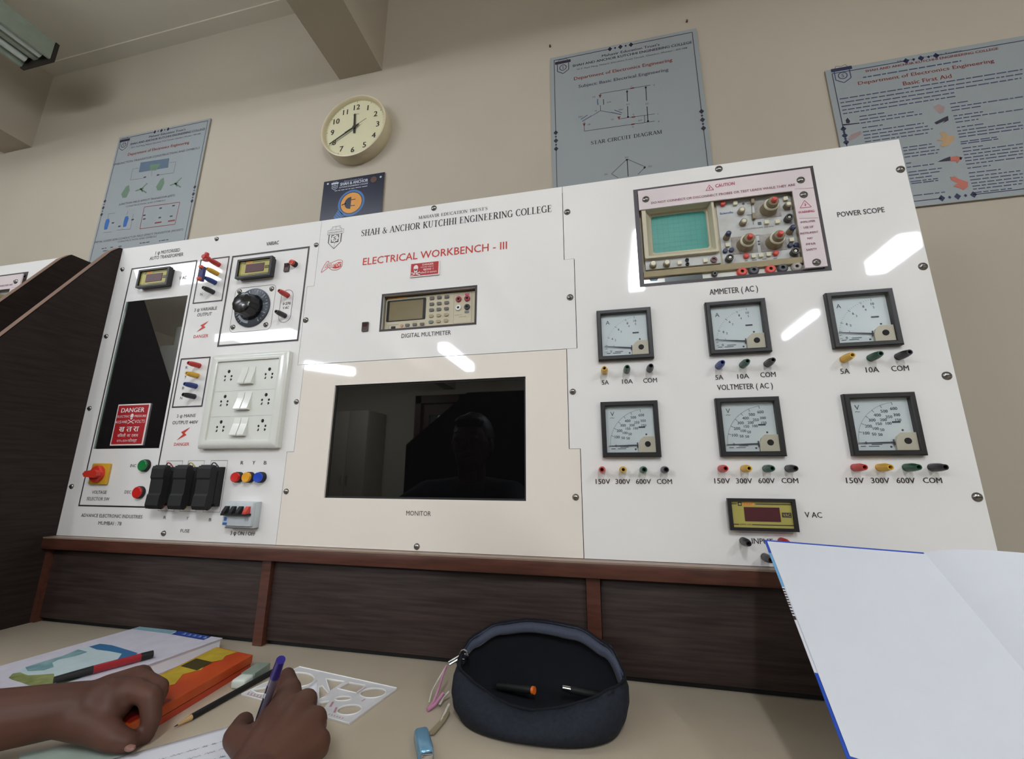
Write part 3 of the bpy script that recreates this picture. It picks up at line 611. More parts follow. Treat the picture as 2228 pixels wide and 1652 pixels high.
for r, h in ((.030, .0037), (.0305, .006), (.0275, .014), (.0255, .026), (.0245, .031), (.020, .033), (.0005, .0335)):
    rows.append([((r*(1+.025*math.cos(12*2*math.pi*i/n)*(1 if .005 < h < .032 else 0)))*math.cos(2*math.pi*i/n), -h, (r*(1+.025*math.cos(12*2*math.pi*i/n)*(1 if .005 < h < .032 else 0)))*math.sin(2*math.pi*i/n)) for i in range(n)])
kn.grid(rows, closed_v=True); kn.mats[0] = mat('glossy_black_knob', (16, 16, 17), .18); ko = kn.build('knob', t, smooth=50)
screws(t, [(q(Z1, *p)[0]+.7278, q(Z1, *p)[1]-.5095) for p in ((1543, 518), (1812, 495), (1762, 795), (1487, 815))], .0062)
# ---- small rockers and lamps
def rocker(label, x, z, w=.0135, h=.021):
    t = thing('rocker_switch', label, 'switch', (x, 0, z))
    MB(mat('brown_black_bakelite', (58, 40, 40), .35)).sheet(rrect(-w/2, w/2, -h/2, h/2, .001), -.003, -.0002, [rrect(-w/2+.002, w/2-.002, -h/2+.002, h/2-.002, 0)]).build('switch_frame', t, smooth=0)
    MB(mat('brown_bakelite_rocker', (74, 46, 46), .3)).prism([(-.0002, -h/2+.0021), (-.003, -h/2+.0021), (-.0024, 0), (-.0062, h/2-.0021), (-.0002, h/2-.0021)], lambda a, b, d: (d, a, b), -w/2+.0021, w/2-.0021).build('rocker', t, smooth=0)
rocker('small brown rocker switch beside the red lamp in the variac box', *q(Z1, 1940, 318)); rocker('small brown rocker switch at the lower left of the digital multimeter', *q(Z3, 503, 1232), .0145, .0205)
def lamp(name, label, cat, x, z, lens, r, h, ring='matte', group=None):
    t = thing(name, label, cat, (x, 0, z), group)
    MB(ring).lathe([(r*1.12, .0002), (r*1.12, h*.55), (r*1.02, h*.62)], (0, 0, 0), (0, -1, 0), 36).build('collar', t)
    MB(lens).lathe([(r, h*.62), (r, h*.93), (r*.93, h), (r*.8, h*.985), (.0004, h*.985)], (0, 0, 0), (0, -1, 0), 36, cap0=False).build('lens', t); return t
lamp('indicator_lamp', 'red indicator lamp beside the brown rocker in the variac box', 'indicator lamp', *q(Z1, 2008, 292), mat('clear_red_lens', (200, 60, 46), .2), .0062, .014)
LENS = dict(r=mat('signal_red_lens', (206, 38, 34), .25), y=mat('signal_amber_lens', (232, 164, 42), .25), b=mat('signal_blue_lens', (28, 72, 190), .25), g=mat('push_green', (26, 122, 62), .3))
for x, c, nm in ((-.6965, 'r', 'red'), (-.6690, 'y', 'amber'), (-.6410, 'b', 'blue')):
    lamp('indicator_lamp', f'{nm} phase indicator lamp above the miniature circuit breaker', 'indicator lamp', x, .129, LENS[c], .0098, .014, group='phase indicator lamps')
lamp('push_button', 'green INC push button above the fuse holders', 'push button', -.9480, .1535, LENS['g'], .0118, .0105, group='motor push buttons')
lamp('push_button', 'red DEC push button at the left of the fuse holders', 'push button', -.9485, .0958, LENS['r'], .0118, .0105, group='motor push buttons')
# ---- rotary selector
t = thing('selector_switch', 'red rotary selector handle on a yellow square plate', 'rotary switch', (-1.071, 0, .135))
MB(mat('mustard_plate', (206, 158, 40), .4)).box(-.0255, .0255, -.007, -.0002, -.0235, .0235, .0025).build('plate', t)
h = MB(mat('selector_red', (206, 54, 38), .35)); h.lathe([(.019, .0072), (.0185, .013), (.016, .015)], (0, 0, 0), (0, -1, 0), 32)
h.prism([(-.022, 0), (-.016, .0065), (.012, .0085), (.019, .004), (.019, -.004), (.012, -.0085), (-.016, -.0065)], lambda a, b, d: (a, d, b), -.024, -.0149); h.build('handle', t, smooth=0)
# ---- tall glass window with the red sign on it
t = thing('glass_window', 'tall black tinted glass window in the auto transformer box', 'window', (-1.016, 0, .1915))
MB('tint').box(-.0938, .0938, .0008, .0038, .0004, .3672).build('pane', t, smooth=0)
MB(mat('green_glass_edge', (128, 152, 140), .25)).box(-.0958, -.0932, -.0010, -.0002, .0004, .3672).build('glass_edge', t, smooth=0)
def hindi(mb, st, x, z, h, y, wd, bold=.0): mb.text(st, x, z, h, y, 'c', wd, bold)
t = thing('danger_sign', 'tall red DANGER sign fixed on the dark glass window', 'sign', (-1.0165, 0, .2465)); t.location.y = .0006
MB('signwhite').box(-.0475, .0475, -.0022, -.0002, -.048, .048, .0003).build('sign_border', t, smooth=0)
MB('signred').flat(rrect(-.0445, .0445, -.045, .045, 0), -.0024).build('sign_face', t, smooth=0, flatn=True)
s = MB('signwhite'); y = -.0027
s.text('DANGER', 0, .0285, .0105, y, 'c', .068, .03); s.text('ELECTRIC', -.0235, .0165, .0052, y, 'c', .036); s.text('PRESSURE', .0255, .0165, .0052, y, 'c', .034)
s.flat(circ(.001, .020, .0048, 20, .0052), y); s.flat(rrect(-.002, .004, .0115, .0165, .001), y); s.line((-.0075, .002), (.0105, .0105), .0016, y); s.line((-.0075, .0105), (.0105, .002), .0016, y)
s.text('415/440', -.0265, .003, .0068, y, 'c', .034, .01); s.text('VOLTS', .027, .003, .0072, y, 'c', .030, .01)
for st, x in (('\u0916', -.021), ('\u0924', .001), ('\u0930\u093e', .021)): hindi(s, st, x, -.0165, .0125, y, .0155, .03)
hindi(s, '\u092c\u093f\u091c\u0932\u0940', -.018, -.0285, .0065, y, .024); hindi(s, '\u0915\u093e', .003, -.0285, .0065, y, .009); hindi(s, '\u0926\u092c\u093e\u0935', .021, -.0285, .0065, y, .019)
hindi(s, '\u096a\u0967\u096b-\u096a\u096a\u0966', -.013, -.040, .0060, y, .031); hindi(s, '\u0935\u094b\u0932\u094d\u091f', .017, -.040, .0060, y, .026); s.build('sign_lettering', t, smooth=0, flatn=True)
# ---- small red sign in the middle
cx, cz = q(Z3, 984, 767); t = thing('danger_sign', 'small red skull and crossbones sign under the workbench title', 'sign', (cx, 0, cz))
MB('signwhite').box(-.0335, .0335, -.003, -.0002, -.0165, .0165, .0008).build('sign_border', t, smooth=0)
MB('signred').flat(rrect(-.0312, .0312, -.0143, .0143, 0), -.0032).build('sign_face', t, smooth=0, flatn=True)
s = MB('signwhite'); y = -.0034
s.flat(circ(-.0198, .0042, .0052, 24, .0066), y); s.flat([(-.0238, 0), (-.0158, 0), (-.0166, -.0068), (-.0230, -.0068)], y)
for a, b in (((-.0285, -.0068), (-.0112, -.0125)), ((-.0285, -.0125), (-.0112, -.0068))): s.line(a, b, .0018, y); [s.flat(circ(*p, .0016, 10), y) for p in (a, b)]
s.text('DANGER', .0075, .0078, .0042, y, 'c', .025, .02); s.text('415/440 VOLTS', .0055, .0028, .0029, y, 'c', .029)
hindi(s, '\u0916\u0924\u0930\u093e !', .0085, -.0042, .0048, y, .023, .01); hindi(s, '\u092c\u093f\u091c\u0932\u0940 \u0938\u0947 \u0938\u093e\u0935\u0927\u093e\u0928', .0095, -.0105, .0035, y, .037); s.build('sign_lettering', t, smooth=0, flatn=True)
s = MB('signred'); y = -.0036
for x in (-.0218, -.0178): s.flat(circ(x, .0012, .00135, 12), y)
s.flat([(-.0198, -.0005), (-.0188, -.0025), (-.0208, -.0025)], y); s.line((-.0228, -.0042), (-.0168, -.0042), .0004, y); s.build('skull_features', t, smooth=0, flatn=True)
# ---- socket and switch board
t = thing('switch_socket_board', 'white board of six power sockets with six rocker switches', 'socket board', (-.7036, 0, .2922))
b = MB('white'); hw, hz, iw, iz = .0997, .1042, .0800, .0872
prof = [(hw, hz, -.0002), (hw, hz, -.011), (hw-.003, hz-.003, -.0145), (iw+.006, iz+.006, -.0165), (iw, iz, -.0155), (iw, iz, -.012)]
b.grid([[(x, y, z) for x, z in rrect(-r, r, -rz, rz, .003)] for r, rz, y in prof], closed_v=True); b.build('surround', t, smooth=35)
CX = -.7036; CZ = .2922; YF = -.012
gp = []; cols = {}
us = {'L': ((558, 350), (503, 740), (440, 1137)), 'R': ((1192, 312), (1143, 713), (1088, 1120))}
holes = []; spots = []
for k in us:
    xs = [q(ZK, *p, YF)[0]-CX for p in us[k]]; mx = sum(xs)/3
    for p in us[k]: spots.append((mx, q(ZK, *p, YF)[1]-CZ))
zr = [(spots[i][1]+spots[i+3][1])/2 for i in range(3)]
for c in (0, 3):
    for i in range(3): spots[c+i] = (spots[c+i][0], zr[i])
def sock(x, z):
    return [circ(x, z, .0040, 14), circ(x-.0085, z-.0108, .0027, 12), circ(x+.0085, z-.0108, .0027, 12),
            [(x-.0112, z-.0212), (x-.0062, z-.0212), (x-.0060, z-.0160), (x-.0085, z-.0162)], [(x+.0060, z-.0212), (x+.0090, z-.0212), (x+.0116, z-.0180), (x+.0085, z-.0160), (x+.0058, z-.0160)]]
hl = [h for s_ in spots for h in sock(*s_)]
MB('white').sheet(rrect(-iw-.0005, iw+.0005, -iz-.0005, iz+.0005, 0), YF, YF+.006, hl).build('socket_plate', t, smooth=0)
for i, s_ in enumerate(spots):
    m = MB(HOLE)
    for h in sock(*s_): m.flat(h, YF+.0012)
    m.build('socket_outlet', t, smooth=0, flatn=True)
    e = MB('greyprint')
sx = [q(ZK, *p, YF)[0]-CX for p in ((812, 400), (925, 400))]; sx = (sx[0]-.0, sx[1]-.0)
for i in range(3):
    for x in sx:
        zt, zb = zr[i]+.008, zr[i]-.031
        MB('switch').prism([(YF-.0002, zt), (YF-.0008, zt), (YF-.0025, zb+.026), (YF-.0092, zb+.0025), (YF-.0085, zb), (YF-.0002, zb)], lambda a, b, d: (d, a, b), x-.0092, x+.0072).build('rocker_switch', t, smooth=0)
sep = MB('greyprint')
for z in ((zr[0]+zr[1])/2-.0165, (zr[1]+zr[2])/2-.0165): sep.line((-iw, z), (iw, z), .0003, YF-.0002)
sep.build('module_seam', t, smooth=0, flatn=True)
# ---- miniature circuit breaker
t = thing('circuit_breaker', 'four pole grey circuit breaker with three black and one red toggle', 'circuit breaker', (-.6665, 0, .056))
b = MB(mat('breaker_grey', (198, 204, 208), .4)); b.box(-.033, .033, -.015, -.0002, -.025, .025, .0006); b.box(-.0345, .0325, -.022, -.0151, -.0205, .024, .0006); b.build('body', t, smooth=30)
MB(mat('breaker_dark_slot', (84, 84, 86), .5)).box(-.0328, .0328, -.0155, -.0005, -.0262, -.0251).build('terminal_cover', t, smooth=0)
for i, x in enumerate((-.025, -.0085, .008, .0245)):
    MB('matte' if i < 3 else mat('breaker_red_toggle', (206, 64, 52), .35)).prism([(-.0221, .017), (-.026, .017), (-.033, .007), (-.033, .003), (-.0221, .003)], lambda a, b, d: (d, a, b), x-.004, x+.004).build('toggle', t, smooth=0)
MB('matte').box(-.0322, .0312, -.031, -.0221, -.0005, .0035).build('toggle_bar', t, smooth=0)
p = MB('blueprint'); p.flat(rrect(-.0325, -.0225, -.019, -.0145, 0), -.0224)
p.flat(rrect(-.031, -.0245, -.0115, -.0045, .001), -.0224); p.build('breaker_label', t, smooth=0, flatn=True)
p = MB('dialink'); [p.line((x, -.011), (x, -.0045), .0006, -.0224) for x in (.019, .0215, .024, .0265)]; p.build('breaker_marking', t, smooth=0, flatn=True)
# ---- rewirable fuse holders
for k, (xc, nm, wc) in enumerate(((-.8715, 'R', 'red_wire'), (-.8130, 'Y', 'yellow_wire'), (-.7530, 'B', 'grey_wire'))):
    t = thing('fuse_holder', f'black rewirable fuse holder in the outline marked {nm}', 'fuse holder', (xc, 0, .110), 'three fuse holders')
    base = [(-.0002, -.040), (-.0002, .040), (-.016, .040), (-.019, .034), (-.024, .032), (-.024, -.032), (-.019, -.034), (-.016, -.040)]
    MB('matte').prism(base, lambda a, b, d: (d, a*.66, b), -.0175, .0175).build('fuse_base', t, smooth=0)
    car = [(-.0243, -.030), (-.0243, .030), (-.029, .036), (-.032, .043), (-.036, .040), (-.040, .044), (-.044, .039), (-.047, .042), (-.050, .036), (-.050, .018), (-.047, .014), (-.047, -.014), (-.050, -.018), (-.052, -.038), (-.047, -.045), (-.043, -.041), (-.038, -.046), (-.033, -.043), (-.029, -.036)]
    MB('matte').prism(car, lambda a, b, d: (d, a*.66, b), -.0165, .0165).build('fuse_carrier', t, smooth=0)
    wm = mat(wc, {'red_wire': (150, 50, 56), 'yellow_wire': (180, 160, 90), 'grey_wire': (84, 72, 72)}[wc], .5)
    MB(wm).tube([(-.010+.020*i/10, -.010-.003*math.sin(math.pi*i/10), .0398+.009*math.sin(math.pi*i/10)) for i in range(11)], .0013, 8).build('wire_loop', t)
    MB(wm).tube([(-.010+.020*i/10, -.012, -.0398-.007*math.sin(math.pi*i/10)) for i in range(11)], .0013, 8).build('wire_loop', t)
# ---- monitor behind its cut-out
t = thing('monitor', 'black monitor screen with a dark reflection above the word MONITOR', 'monitor', (-.2905, .0045, .2035))
MB('matte').sheet(rrect(-.2115, .2115, -.1225, .1225, 0), 0, .03, [rrect(-.1985, .1985, -.1095, .1095, 0)]).build('screen_frame', t, smooth=0)
MB('monitor').flat(rrect(-.1985, .1985, -.1095, .1095, 0), .0012).build('screen', t, smooth=0, flatn=True)
# ================================================================== bench multimeter in its cut-out
def R4(vw, tl, tr, br, bl, y):
    a, b, c, d = (q(vw, *p, y) for p in (tl, tr, br, bl)); return ((a[0]+d[0])/2, (b[0]+c[0])/2, (c[1]+d[1])/2, (a[1]+b[1])/2)
f = MB('frameink'); f.frame(-.4005, -.1875, .4275, .5125, .0045, y0); f.build('outline', pt, smooth=0, flatn=True)
lin_ = MB(mat('dull_aluminium_lining', (150, 142, 128), .5)); lin_.sheet(rrect(-.3985, -.1895, .4295, .5105, 0), .0042, .028, [rrect(-.3968, -.1912, .4312, .5088, 0)]); lin_.build('cutout_lining', pt, smooth=0)
t = thing('digital_multimeter', 'beige bench multimeter with olive display set in the upper middle panel', 'multimeter', (-.294, .0045, .4275))
YD = .011
def dd(u, v, y=YD): x, z = q(ZD, u, v, y); return (x+.294, z-.4275)
def rd4(*c, y=YD): x0, x1, a, b = R4(ZD, *c, y); return (x0+.294, x1+.294, a-.4275, b-.4275)
fx0, fx1, fz0, fz1 = -.1015, .1015, .002, .0785
c = MB('beige'); yl = YD-.0045
c.prism(rrect(fx0, fx1, fz0, fz1, .006), lambda a, b, d: (a, d, b), yl, .16); c.build('case', t, smooth=35)
fq = lambda u, v: dd(u, v)
x0, x1, a, b = rd4((225, 440), (1042, 362), (1022, 822), (195, 885)); MB('matte').prism(rrect(x0, x1, a, b, .003), lambda p, r, d: (p, d, r), yl-.0006, yl).build('display_bezel', t, smooth=0)
x0, x1, a, b = rd4((275, 470), (985, 400), (962, 808), (258, 860)); MB('lcd').flat(rrect(x0, x1, a, b, 0), yl-.0009).build('display', t, smooth=0, flatn=True)
x0, x1, a, b = rd4((228, 385), (610, 348), (608, 378), (228, 415)); m = MB('orange'); m.flat(rrect(x0, x1, a, b, 0), yl-.0002); m.build('brand_strip', t, smooth=0, flatn=True)
m = MB('dgrey')
def dtext(mb, st, p0, p1, h):
    A, B = fq(*p0), fq(*p1); mb.text(st, (A[0]+B[0])/2, (A[1]+B[1])/2, h, yl-.0004, 'c', B[0]-A[0])
dtext(m, 'DM 3405', (300, 402), (445, 390), .0018); dtext(m, '5 1/2 DIGIT MULTIMETER', (620, 370), (1045, 330), .0018)
dtext(m, 'INPUT', (1640, 745), (1795, 735), .0016); dtext(m, '2A MAX FUSED', (1720, 785), (1885, 770), .0016); dtext(m, 'RANGE', (765, 890), (855, 883), .0014)
m.line(fq(245, 1035), fq(248, 950), .0006, yl-.0003); m.line(fq(248, 950), fq(455, 935), .0006, yl-.0003)
x0, x1, a, b = rd4((1630, 270), (2010, 235), (1990, 885), (1605, 915)); m.frame(x0, x1, a, b, .0004, yl-.0002, .002); m.build('marking', t, smooth=0, flatn=True)
m = MB('pink'); dtext(m, 'HI INPUT SENSE', (1660, 330), (1840, 312), .0016); A = fq(1905, 298); m.flat(rrect(A[0]-.0048, A[0]+.0048, A[1]-.0022, A[1]+.0022, .0008), yl-.0003); m.build('red_marking', t, smooth=0, flatn=True)
def key(u, v, w, h, m, r=.0012):
    x, z = fq(u, v); MB(m).prism(rrect(-w/2, w/2, -h/2, h/2, r), lambda p, s, d: (p, d, s), -.0022, 0).build('key', t, (x, yl-.0002, z), smooth=35)
for r, (vs_, mm) in enumerate((((383, 368, 352), 'dgrey'), ((507, 493, 477), 'dgrey'), ((630, 617, 603), 'dgrey'), ((758, 743, 728), 'beigedark'), ((882, 868, 855), 'beigedark'))):
    for cc, (u, v) in enumerate(zip(((1167, 1322, 1480), (1162, 1317, 1474), (1156, 1311, 1470), (1150, 1307, 1466), (1145, 1302, 1460))[r], vs_)):
        key(u, v, .0098, .0062, mat('blue_grey_key', (112, 118, 118), .5) if (r, cc) == (4, 0) else mm, .0016 if r < 3 else .0026)
for u, v in ((648, 948), (803, 938), (958, 928)): key(u, v, .0092, .0055, 'dgrey')
x, z = fq(350, 1003); MB('matte').box(-.0045, .0045, -.002, 0, -.0025, .0025).build('power_key', t, (x, yl-.0002, z), smooth=0)
x, z = fq(527, 960); MB(mat('rose_button', (190, 140, 120), .4)).lathe([(.0034, 0), (.0030, .0016), (.0004, .002)], (0, 0, 0), (0, -1, 0), 18).build('standby_button', t, (x, yl-.0002, z))
for u, v, m, in ((1727, 405, mat('jack_red', (142, 34, 48), .35)), (1908, 388, mat('jack_red', (142, 34, 48), .35)), (1720, 583, 'white'), (1905, 565, 'post_black')):
    x, z = fq(u, v); j = MB(m); j.lathe([(.0062, 0), (.0062, .0022), (.0054, .003), (.0026, .003), (.0026, .0002)], (0, 0, 0), (0, -1, 0), 26, cap0=False); jo = j.build('jack', t, (x, yl-.0002, z))
    MB(HOLE).flat(circ(0, 0, .0026, 14), -.0012).build('jack_hole', jo, smooth=0, flatn=True)
x, z = fq(1897, 668); MB(mat('blue_grey_key', (112, 118, 118), .5)).box(-.0046, .0046, -.001, 0, -.0022, .0022).build('label_plate', t, (x, yl-.0002, z), smooth=0)

# ================================================================== oscilloscope
YS = .006
scope = thing('oscilloscope', 'beige analogue oscilloscope with teal screen set in the right panel', 'oscilloscope', (.2855, .0, SZ0)); t = scope
SX = .2855
def so(vw, u, v, y=YS): x, z = q(vw, u, v, y); return (x-SX, z-SZ0)
def sr(vw, *c, y=YS): x0, x1, a, b = R4(vw, *c, y); return (x0-SX, x1-SX, a-SZ0, b-SZ0)
XR_ = so(Z5, 1352, 500, -.006)[0]; ZT_ = so(Z5, 520, 334, -.006)[1]; xL_ = SC0-SX+.0006
# white control panel on the right, upper
px0, px1, pz0, pz1 = sr(Z5, (712, 324), (1306, 240), (1384, 770), (762, 808)); px1 = XR_+.001; pz1 = ZT_+.004; MB('grime').box(px0, px1, YS, YS+.0029, pz0, pz1).build('control_panel', t, smooth=0)
fr_ = MB('beige'); fr_.prism(rrect(px0-.004, px1+.004, pz0-.004, pz1+.003, .003), lambda a, b, d: (a, d, b), YS+.0016, YS+.003); fr_.build('panel_rim', t, smooth=0)
# screen hood
O = sr(ZC, (205, 372), (1195, 266), (1272, 1030), (222, 1160), y=0); I = sr(ZC, (262, 520), (1105, 432), (1165, 1012), (300, 1086), y=.016)
h = MB('beige')
cs = MB('beigedark'); cs.sheet(rrect(xL_, SC1-SX-.0006, .0006, SZ1-SZ0-.0008, 0), YS+.003, .018, [rrect(O[0], O[1]-.001, O[2]+.001, O[3]-.001, 0)]); cs.box(xL_, SC1-SX-.0006, .0181, .16, .0006, SZ1-SZ0-.0008); cs.build('case', t, smooth=0)
rows = []
for (x0, x1, a, b), y, r in (((O[0]-.009, O[1]+.004, O[2]-.004, O[3]+.003), YS+.002, .003), ((O[0]-.009, O[1]+.004, O[2]-.004, O[3]+.003), -.0035, .003), ((O[0]-.002, O[1], O[2], O[3]), -.0035, .003), ((O[0], O[1]-.002, O[2]+.003, O[3]-.002), .002, .003), ((I[0]-.002, I[1]+.003, I[2]-.003, I[3]+.005), .012, .004), ((I[0]-.0012, I[1]+.0012, I[2]-.0012, I[3]+.0012), .0125, .005), ((I[0], I[1], I[2], I[3]), .016, .005)):
    rows.append([(x, y, z) for x, z in rrect(x0, x1, a, b, r)])
h.grid(rows, closed_v=True); h.build('screen_hood', t, smooth=30)
sw, sh = (I[1]-I[0])/2+.001, (I[3]-I[2])/2+.001; g = MB('teal'); n = 12
g.grid([[((I[0]+I[1])/2+sw*(2*i/n-1), .0165-.0022*(1-((2*i/n-1)**2+(2*j/n-1)**2)/2), (I[2]+I[3])/2+sh*(2*j/n-1)) for j in range(n+1)] for i in range(n+1)]); so_ = g.build('screen', t)
gr = MB(mat('graticule_line', (40, 116, 106), .4))
for i in range(1, 10): x = I[0]+(I[1]-I[0])*i/10; gr.line((x, I[2]), (x, I[3]), .00025, .0132)
for i in range(1, 8): z = I[2]+(I[3]-I[2])*i/8; gr.line((I[0], z), (I[1], z), .00025, .0132)
gr.build('graticule', so_, smooth=0, flatn=True)
# lower control strip, base bar, bottom strip
a0 = sr(ZC, (170, 1195), (1335, 1105), (1350, 1260), (180, 1340)); MB('grime').box(a0[0], a0[1], YS-.002, YS+.0029, a0[2], a0[3]).build('lower_control_strip', t, smooth=0)
b0 = sr(Z5, (152, 866), (1390, 778), (1395, 830), (158, 905)); MB('beigedark').prism([(YS+.003, b0[2]-.001), (-.001, b0[2]), (-.003, b0[3]-.003), (-.0005, b0[3]), (YS+.003, b0[3]+.001)], lambda a, b, d: (d, a, b), xL_, XR_).build('base_bar', t, smooth=0)
c0_ = sr(ZC, (155, 1450), (1515, 1370), (1515, 1470), (160, 1545)); MB('white').box(xL_, SC1-SX-.0008, YS-.001, YS+.0029, .0008, b0[2]-.0012).build('bottom_strip', t, smooth=0)
e0 = sr(ZC, (475, 1430), (1058, 1395), (1060, 1468), (480, 1525)); MB(mat('green_black_strip', (30, 48, 42), .3)).box(e0[0], e0[1], YS-.003, YS-.0011, -.0002+.001, b0[2]-.0013).build('dark_green_window', t, smooth=0)
def kn(vw, u, v, parts, name='knob', y=YS):
    x, z = so(vw, u, v, y); k = None
    for i, (m, prof) in enumerate(parts):
        o = MB(m).lathe(prof, (0, 0, 0), (0, -1, 0), 26)
        o = o.build(name if i == 0 else 'knob_cap', k or t, (x, y-.0002, z) if i == 0 else (0, 0, 0))
        if i == 0: k = o
RED = mat('coral_cap', (214, 78, 66), .3); DB = mat('dark_blue_cap', (44, 48, 84), .3)
for u, v in ((985, 505), (605, 1085), (1080, 1042)):
    x, z = so(ZO, u, v); MB('dirt').box(x-.022, x+.020, YS-.0008, YS-.0002, z-.0155, z+.0185).build('range_plate', t, smooth=0)
    kn(ZO, u, v, (('knob', [(.0145, .0005), (.0135, .004), (.0125, .0165)]), ('knobtop', [(.0125, .0166), (.0115, .0185), (.0098, .0186)]), ('knob', [(.0095, .0186), (.0086, .027), (.0078, .0275)]), (RED, [(.0045, .0275), (.0045, .0325), (.0032, .0345), (.0004, .0348)])))
for u, v in ((535, 545), (567, 728), (1285, 455)): kn(ZO, u, v, (('knob', [(.0062, 0), (.0055, .009), (.005, .0095)]), ('knobtop', [(.0038, .0096), (.0034, .0105)])))
for u, v in ((300, 965), (1328, 872)): kn(ZO, u, v, (('knob', [(.0058, 0), (.005, .013)]), (DB, [(.0046, .0131), (.0044, .018), (.003, .0195), (.0004, .0197)])))
for u, v in ((1298, 668), (340, 1318), (1398, 1215)): kn(ZO, u, v, ((mat('bnc_dark', (66, 62, 58), .35), [(.0065, 0), (.0065, .009), (.006, .0105), (.0042, .0105), (.0042, .006)]), ('chrome', [(.0024, .002), (.0024, .0095)])), 'input_connector')
for u, v in ((280, 1182), (378, 1167), (1337, 1092), (1435, 1087)): kn(ZO, u, v, ((DB, [(.0042, 0), (.0040, .004), (.0032, .0046)]),), 'button')
for u, v in ((622, 1268), (1102, 1222), (238, 418)): kn(ZO, u, v, ((RED, [(.0046, 0), (.0044, .005), (.0034, .006)]),), 'button')
for u, v in ((440, 410), (952, 718), (1128, 710), (740, 1270), (858, 1256), (983, 1240), (316, 1090), (1356, 1005), (1258, 335)):
    x, z = so(ZO, u, v); MB('knobtop').prism(rrect(-.0036, .0036, -.0036, .0036, .001), lambda a, b, d: (a, d, b), -.0045, 0).build('button', t, (x, YS-.0002, z), smooth=30)
for u, v in ((718, 375), (740, 625)):
    x, z = so(ZO, u, v); MB('knob').box(-.0026, .0026, -.006, 0, -.0055, .0055).build('slide_switch', t, (x, YS-.0002, z), smooth=0)
m = MB('dialink'); y = YS-.0005
m.flat([(p[0]+dx, p[1]+dz) for p in [so(ZO, 845, 725)] for dx, dz in ((-.003, -.003), (.003, -.003), (.003, .003), (-.003, .003))], y); m.flat(circ(*so(ZO, 580, 403), .0022, 14), y)
A, B = so(ZO, 530, 838), so(ZO, 1075, 780); m.text('OSCILLOSCOPE 30MHz', (A[0]+B[0])/2, (A[1]+B[1])/2, .0026, y, 'c', B[0]-A[0])
for (u0, v0), (u1, v1) in (((715, 420), (722, 600)), ((738, 660), (742, 745)), ((640, 590), (715, 580)), ((640, 405), (690, 400)), ((770, 920), (860, 912)), ((600, 1340), (650, 1335)), ((720, 1330), (800, 1322)), ((890, 1310), (960, 1305)), ((1070, 1300), (1130, 1292))): m.line(so(ZO, u0, v0), so(ZO, u1, v1), .0009, y)
for u, v in ((830, 1020), (835, 1065)): m.flat(circ(*so(ZO, u, v), .002, 10), y)
m.build('marking', t, smooth=0, flatn=True)
m = MB('blueprint'); A, B = so(ZO, 200, 585), so(ZO, 415, 553); m.text('Scientific', (A[0]+B[0])/2, (A[1]+B[1])/2, .0042, YS-.0005, 'c', B[0]-A[0], .02); m.build('brand_lettering', t, smooth=0, flatn=True)
for u, v in ((290, 1282), (503, 1264)): kn(ZC, u, v, (('knob', [(.0064, 0), (.0058, .009)]), ('knobtop', [(.0045, .0091), (.0042, .0105)])), y=YS-.002)
for u, v in ((705, 1245), (1105, 1212)):
    x, z = so(ZC, u, v, YS-.002); MB('knobtop').prism(rrect(-.0036, .0036, -.0036, .0036, .001), lambda a, b, d: (a, d, b), -.0045, 0).build('button', t, (x, YS-.0022, z), smooth=30)
for u, v, m, r in ((822, 1197, 'matte', .0032), (828, 1262, 'matte', .0032), (1240, 1195, mat('dark_red_jack', (96, 48, 46), .4), .0055)): kn(ZC, u, v, ((m, [(r, 0), (r, .003), (r*.5, .003), (r*.5, .001)]),), 'jack', y=YS-.002)
for u, v, m, r in ((105, 1562, mat('bnc_dark', (66, 62, 58), .35), .0052), (550, 1525, RED, .0085), (740, 1502, mat('jack_slate', (62, 64, 70), .4), .0085), (1015, 1490, RED, .0085), (1210, 1466, mat('jack_slate', (62, 64, 70), .4), .0085), (1440, 1462, 'dirt', .0085)):
    x, z = so(ZO, u, v, YS-.001); z = max(z, r+.0012) if r < .006 else z
    o = MB(m); o.lathe([(r, .0), (r, .004), (r*.8, .006), (r*.35, .006), (r*.35, .001)], (0, 0, 0), (0, -1, 0), 26, cap0=False); jo = o.build('jack', t, (x, YS-.0012, max(z, r*.35+.0045)))
    MB(HOLE).flat(circ(0, 0, r*.35, 12), -.003).build('jack_hole', jo, smooth=0, flatn=True)
x, z = so(ZC, 160, 1455, YS-.001); m = MB('greyprint'); m.flat([so(ZC, u, v, YS-.001) for u, v in ((230, 1480), (380, 1470), (355, 1515), (255, 1522))], YS-.0014); m.build('maker_label', t, smooth=0, flatn=True)
# clear-edged warning cover over the opening
cover = thing('warning_cover', 'white acrylic cover with CAUTION and WARNING print round the oscilloscope', 'cover plate', (.2855, 0, SZ0)); t = cover
XRw, ZTw = XR_, ZT_
x0, x1, zb, zt = SC0-SX, SC1-SX, 0, SZ1-SZ0
loop = [(x0, ZTw), (XRw-.02, ZTw+.0005), (XRw, ZTw-.0), (XRw, zb), (x1, zb), (x1, zt), (x0, zt)]
ma = mat('pinkish_acrylic', (228, 214, 216), .04, var=.02, scale=12)
MB(ma).sheet(loop, -.0062, -.0036).build('cover_sheet', t, smooth=0)
tx = MB('maroon'); y = -.0066
def ctext(mb, st, p0, p1, h, bold=.01):
    A, B = so(Z5, *p0, -.006), so(Z5, *p1, -.006); mb.text(st, (A[0]+B[0])/2, (A[1]+B[1])/2, h, y, 'c', B[0]-A[0], bold)
ctext(tx, 'DO NOT CONNECT OR DISCONNECT PROBES OR TEST LEADS WHILE THEY ARE', (204, 336), (1330, 200), .0046)
A = so(Z5, 204, 352, -.006); B = so(Z5, 715, 300, -.006)
